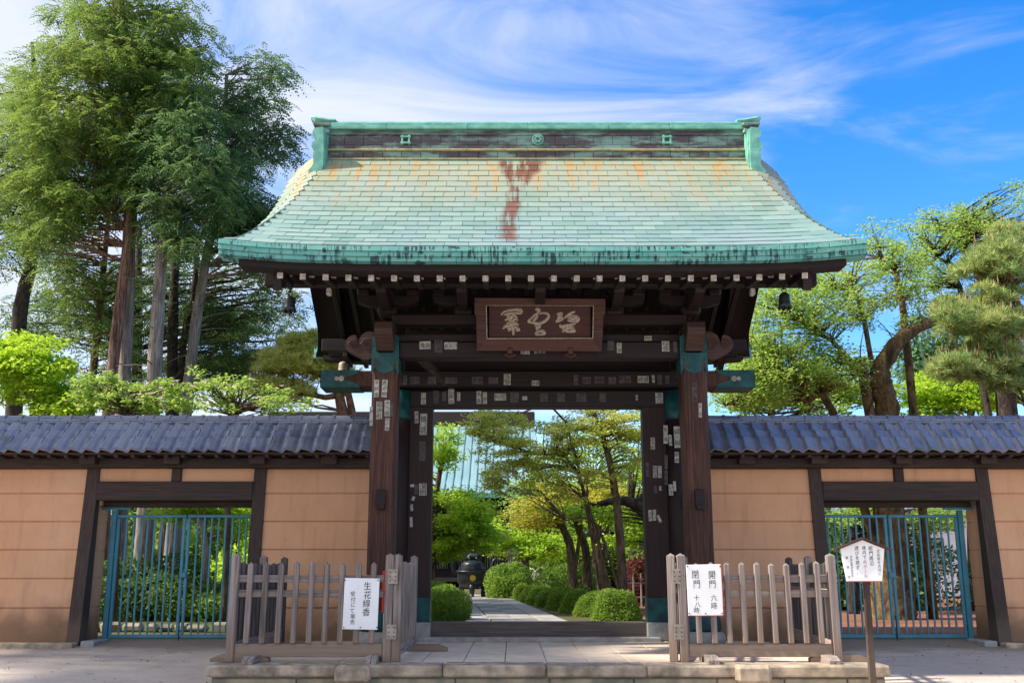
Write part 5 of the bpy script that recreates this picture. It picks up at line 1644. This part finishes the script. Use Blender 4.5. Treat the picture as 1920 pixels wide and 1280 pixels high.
# far wood that closes the view between garden and sky
lv = Leaves()
for _ in range(460):
    c = np.array([rng.uniform(-52, 52), rng.uniform(64, 84), rng.uniform(.5, 7.5)])
    clump(lv, c, (2.4, 2.4, 1.5), 60, 'broad', .75, .35 + rng.normal() * .15)
o = lv.build('distant_wood', M['leaf_dark'], None)
tag(o, 'distant mass of green trees beyond the temple grounds', 'trees', kind='stuff')

# moss and edging stones behind the left gate
tag(sheet('moss_bed', -9, -3.2, 2.2, 4.9, M['moss'], .008), 'mossy bed behind the side gate')
NTH = 'first second third fourth fifth sixth seventh eighth ninth tenth eleventh twelfth thirteenth fourteenth fifteenth sixteenth seventeenth eighteenth nineteenth twentieth'.split()
ns = 0
x = -6.9
while x < -3.6:
    w = rnd.uniform(.16, .34)
    t = piece('edging_stone', (x, 2.25 + rnd.uniform(-.05, .05), .04), (w, .2, rnd.choice((.10, .14, .18))), M['stone_low'], None, (0, 0, rnd.uniform(-.3, .3)), .04)
    tag(t, 'rounded edging stone of the moss bed, %s from the gate hinge' % NTH[ns], 'stone', 'edging stones of the moss bed'); ns += 1
    x += w + .03

# ------------------------------------------------------------------ path, incense burner, lantern, buildings
def pathx(d): return -.31 - .067 * (d - 20)
pth = tag(link('garden_path', None, None, Matrix.Translation((-.3, 6, 0))), 'paved path of grey slabs leading to the hall', kind='structure')
mb = MB()
mb.grid(lambda u, v: (pathx(v + 14.5) + u, v, gz(v) + .006), [-1.0, 1.0], [1.7, 10, 20, 27])
mb.build('path_bed', M['street'], pth)
ang = math.atan(.067)
for i in range(27):
    Y = 2.1 + i * .92
    for j in range(4):
        off = (-.695 + j * .463)
        big = j in (0, 3)
        piece('path_slab', (pathx(Y + 14.5) + off, Y + (.4 if j % 2 else 0), .0), (.455, .91, .03), M['path_dark' if (j in (1, 2) and (i + j) % 3 == 0) else 'path'], pth, (0, 0, ang), .006)

Y, X = 23.0, -1.76
z0 = gz(Y)
B = thing('incense_burner', (X, Y, z0), 'large black bronze incense burner with gold crest on the path', 'incense burner')
mb = MB()
mb.lathe([(.30, .36), (.44, .42), (.52, .52), (.55, .66), (.535, .80), (.56, .86), (.60, .88), (.60, .93), (.54, .94)], (X, Y, z0), 28)
mb.build('bowl', M['bronze'], B, True)
mb = MB()
mb.lathe([(.50, .94), (.52, .98), (.40, 1.10), (.42, 1.14), (.30, 1.24), (.16, 1.30), (.05, 1.32)], (X, Y, z0), 24)
mb.build('lid', M['bronze'], B, True)
mb = MB()          # crouching guardian beast as the knob of the lid: body, head, tail in one mesh
mb.tube([(X - .26, Y, z0 + 1.30), (X - .08, Y, z0 + 1.42), (X + .12, Y, z0 + 1.40), (X + .24, Y, z0 + 1.47), (X + .30, Y - .02, z0 + 1.42)], [.07, .13, .12, .11, .06], 10)
mb.tube([(X - .22, Y, z0 + 1.32), (X - .32, Y, z0 + 1.45), (X - .26, Y, z0 + 1.54)], [.05, .06, .02], 8)
for dx in (-.12, .14):
    for dy in (-.09, .09): mb.tube([(X + dx, Y + dy, z0 + 1.40), (X + dx + .03, Y + dy, z0 + 1.26)], [.05, .04], 6)
mb.build('lid_figure', M['bronze'], B, True)
for s in (-1, 1):
    mb = MB()
    limb(mb, [(X + s * .52, Y, z0 + .82), (X + s * .66, Y, z0 + .92), (X + s * .70, Y, z0 + 1.10), (X + s * .76, Y, z0 + 1.28), (X + s * .86, Y, z0 + 1.34)], [.05, .055, .06, .06, .045], 8, 0)
    mb.build('handle', M['bronze'], B, True)
for a in (90 + 180, 30, 150):
    ca, sa = math.cos(R(a)), math.sin(R(a))
    mb = MB()
    limb(mb, [(X + .36 * ca, Y + .36 * sa, z0 + .46), (X + .46 * ca, Y + .46 * sa, z0 + .30), (X + .42 * ca, Y + .42 * sa, z0 + .14), (X + .48 * ca, Y + .48 * sa, z0 + .0)], [.13, .11, .075, .10], 9, 0)
    mb.build('leg', M['bronze'], B, True)
mb = MB(); disc(mb, (X + .03, z0 + .68), .105, Y - .575, Y - .53, 20); disc(mb, (X + .03, z0 + .68), .06, Y - .585, Y - .574, 12)
mb.build('crest', M['gold'], B)

def lantern(X, Y, sc, label):
    z = gz(Y)
    t = thing('stone_lantern', (X, Y, z), label, 'lantern')
    m = M['stone_grey']
    MB().lathe([(.30 * sc, 0), (.30 * sc, .12 * sc), (.20 * sc, .18 * sc)], (X, Y, z), 6).build('base', m, t)
    MB().lathe([(.12 * sc, .18 * sc), (.11 * sc, .9 * sc)], (X, Y, z), 12).build('shaft', m, t, True)
    MB().lathe([(.14 * sc, .9 * sc), (.28 * sc, 1.02 * sc), (.28 * sc, 1.08 * sc)], (X, Y, z), 6).build('platform', m, t)
    mb = MB()
    for i in range(6):
        a = i * math.pi / 3
        mb.box((X + .17 * sc * math.cos(a), Y + .17 * sc * math.sin(a), z + 1.2 * sc), (.06 * sc, .06 * sc, .24 * sc), (0, 0, a))
    mb.build('light_chamber', m, t)
    MB().lathe([(.20 * sc, 1.32 * sc), (.42 * sc, 1.34 * sc), (.40 * sc, 1.40 * sc), (.18 * sc, 1.55 * sc), (.06 * sc, 1.62 * sc)], (X, Y, z), 6).build('roof', m, t)
    MB().lathe([(.05 * sc, 1.62 * sc), (.09 * sc, 1.70 * sc), (.06 * sc, 1.78 * sc), (.01, 1.86 * sc)], (X, Y, z), 10).build('finial', m, t, True)
lantern(-.30, 25.6, 1.15, 'grey stone lantern standing behind the large rounded shrub')

H = thing('temple_hall', (-3, 46, 0), 'dark timber temple hall with pale ribbed copper roof', 'building')
hx0, hx1, hy = -15.0, 1.0, 40.0
n = NT('pale_ribbed_copper')
c = n.mix(n.step(n.noise(n.map(n.pos(), (3, .3, .3)), 1, 4), .3, .7), (.17, .31, .33), (.27, .41, .43))
M['hall_copper'] = n.bsdf(c, .5, None, .1, .5)
M['hall_copper_rib'] = plain('dark_rib_copper', (.14, .27, .30), .5, .2, 3)
def hz(v): return 4.9 + 4.6 * v ** 1.25
mb = MB()
mb.grid(lambda u, v: (u, hy + 7 * v, hz(v)), [hx0, hx1], [0, .15, .3, .45, .6, .8, 1])
mb.grid(lambda u, v: (u, hy + 14 - 7 * v, hz(v)), [hx0, hx1], [0, .3, .6, 1], True)
mb.grid(lambda u, v: (u, hy + 7 * v, hz(v) - .25), [hx0, hx1], [0, .3, .6, 1], True)
rf_ = mb.build('hall_roof', M['hall_copper'], H, False)
rb_ = MB()
x = hx0 + .1
while x < hx1:
    for a, b in ((0, .2), (.2, .45), (.45, .7), (.7, 1)):
        rb_.tube([(x, hy + 7 * a, hz(a) + .02), (x, hy + 7 * b, hz(b) + .02)], .045, 4, cap=False)
    x += .42
tag(rb_.build('roof_ribs', M['hall_copper_rib'], rf_), kind='stuff')
span('roof_edge', (hx0, hy - .05, 4.62), (hx1, hy + .2, 4.90), M['copper_edge'], rf_, .02)
span('hall_ridge', (hx0, hy + 6.7, 9.4), (hx1, hy + 7.3, 10.2), M['wood_wall_x'], rf_, .05)
span('hall_wall', (hx0 + 1.6, hy + 2, 0), (hx1 - 1.6, hy + 12, 4.9), WX, H)
for i in range(10):
    X = hx0 + 1.7 + i * (hx1 - hx0 - 3.4) / 9
    span('column', (X - .14, hy + 1.7, 0), (X + .14, hy + 1.98, 4.85), WZ, H)
    if i < 9:
        w = (hx1 - hx0 - 3.4) / 9
        f = span('lattice_window', (X + .3, hy + 1.93, 1.0), (X + w - .3, hy + 1.99, 2.9), M['paper_old'], H)
        for k in range(6):
            piece('lattice_bar', (X + .3 + (w - .6) * (k + .5) / 6, hy + 1.90, 1.95), (.09, .05, 1.9), WZ, f)
span('veranda', (hx0 + .8, hy + .4, .35), (hx1 - .8, hy + 1.9, .55), M['wood_wall_x'], H)

def small_house(name, label, x0, x1, y0, y1, eave, ridge, wallm):
    t = thing(name, ((x0 + x1) / 2, (y0 + y1) / 2, 0), label, 'building')
    span('wall', (x0 + .5, y0 + .5, 0), (x1 - .5, y1 - .5, eave), wallm, t)
    ym = (y0 + y1) / 2
    mb = MB()
    nx = int((x1 - x0) / .07)
    xs = [x0 + (x1 - x0) * i / nx for i in range(nx + 1)]
    f = lambda s: (lambda u, v: (u, (y0 if s else y1) + ((ym - y0) if s else (ym - y1)) * v, eave + (ridge - eave) * v + .035 * math.sin(u / .28 * 2 * math.pi)))
    mb.grid(f(True), xs, [0, 1]); mb.grid(f(False), xs, [0, 1], True)
    r_ = mb.build('roof', M['tile'], t, True)
    span('ridge', (x0, ym - .15, ridge - .05), (x1, ym + .15, ridge + .22), M['tile'], r_)
    for k in range(4):
        X = x0 + 1.0 + k * (x1 - x0 - 2) / 4
        wdw = span('window', (X, y0 + .44, .9), (X + .9, y0 + .49, min(2.1, eave - .3)), M['wood_wall_x'], t)
        span('pane', (X + .06, y0 + .425, .96), (X + .84, y0 + .438, min(2.04, eave - .36)), M['paper_old'], wdw)
    return t
small_house('tea_house', 'low house with grey tiled roof behind the dogwood trunk', 4.5, 14, 28, 34, 2.5, 3.9, M['wood_wall_x'])
small_house('house', 'white walled house seen behind the cherry trunk', 9.5, 20, 24, 31, 3.0, 4.6, M['paper'])
small_house('store_house', 'low white walled store behind the conifer trunks', -16, -8, 22, 28, 2.6, 4.0, M['paper'])

fx = at(1195, 1100, 13)
Fn = thing('garden_fence', (fx.x, 13, 0), 'low white slatted garden fence beside the red shrub', 'fence')
for i in range(6):
    piece('slat', (fx.x - .3 + i * .2, 13, .42), (.04, .03, .85), M['white_end'], Fn)
for z in (.25, .6): piece('rail', (fx.x + .2, 13.03, z), (1.3, .03, .045), M['white_end'], Fn)
Fn = thing('garden_fence', (5.2, 11, 0), 'thin wooden rail fence behind the side gate by the cherry', 'fence')
for i in range(5): piece('fence_post', (4.2 + i * 1.1, 11, .4), (.06, .06, .9), M['fence_z'], Fn)
for z in (.4, .75): piece('rail', (6.4, 11.04, z), (4.8, .04, .05), M['fence_x'], Fn)

# ------------------------------------------------------------------ trees added out of view to the left to shade the forecourt
for k, (X, Y) in enumerate(((-16.8, -6.2), (-16.6, -2.6))):
    T = [(Vector((X, Y, -.4)), .3), (Vector((X + .1, Y, 3)), .24), (Vector((X, Y + .2, 10)), .17), (Vector((X, Y, 15)), .06)]
    o = thing('shade_tree', (X, Y, gz(Y)), 'broad leafy shade tree added out of view, %s from the wall' % ('second', 'first')[k], 'tree', 'added shade trees out of view')
    mb = MB(); nodes = limb(mb, [t[0] for t in T], [t[1] for t in T], 9, .06)
    lv = Leaves()
    for _ in range(120):
        e = unit(1)[0] * rng.random() ** .4
        c = Vector((X + e[0] * 2.7, Y + e[1] * 2.7, 13.2 + e[2] * 3.1))
        clump(lv, c, (.9, .9, .5), 60, 'broad', .3, .45 + rng.normal() * .12)
        b = min(nodes, key=lambda q: (q[0] - c).length)[0]
        mb.tube([b, b.lerp(c, .5) + Vector((0, 0, .15)), c], [.05, .03, .01], 4, cap=False)
    mb.build('trunk', M['bark_brown'], o, True)
    lv.build('crown', M['leaf_box'], o)

# fallen leaves blown over the forecourt
lv = Leaves()
n = 420
P = np.stack([rng.uniform(-8, 8, n), -4.2 + 4.0 * rng.random(n) ** .6, np.zeros(n)], 1)
P = P[(np.abs(P[:, 0]) > 3.5)]
P[:, 2] = [gz(y) + .012 for y in P[:, 1]]
n = len(P)
lv.add(P, rng.normal(size=(n, 3)) * np.array([1, 1, .12]), np.array([0, 0, 1.0]) + rng.normal(size=(n, 3)) * .25, rng.uniform(.03, .06, n), rng.uniform(.015, .03, n), rng.random(n))
tag(lv.build('fallen_leaves', leaf_mat('dry_leaf', (.10, .06, .03), (.22, .14, .06), (.30, .22, .08), .1), None), 'dry fallen leaves scattered over the forecourt', 'leaves', kind='stuff')
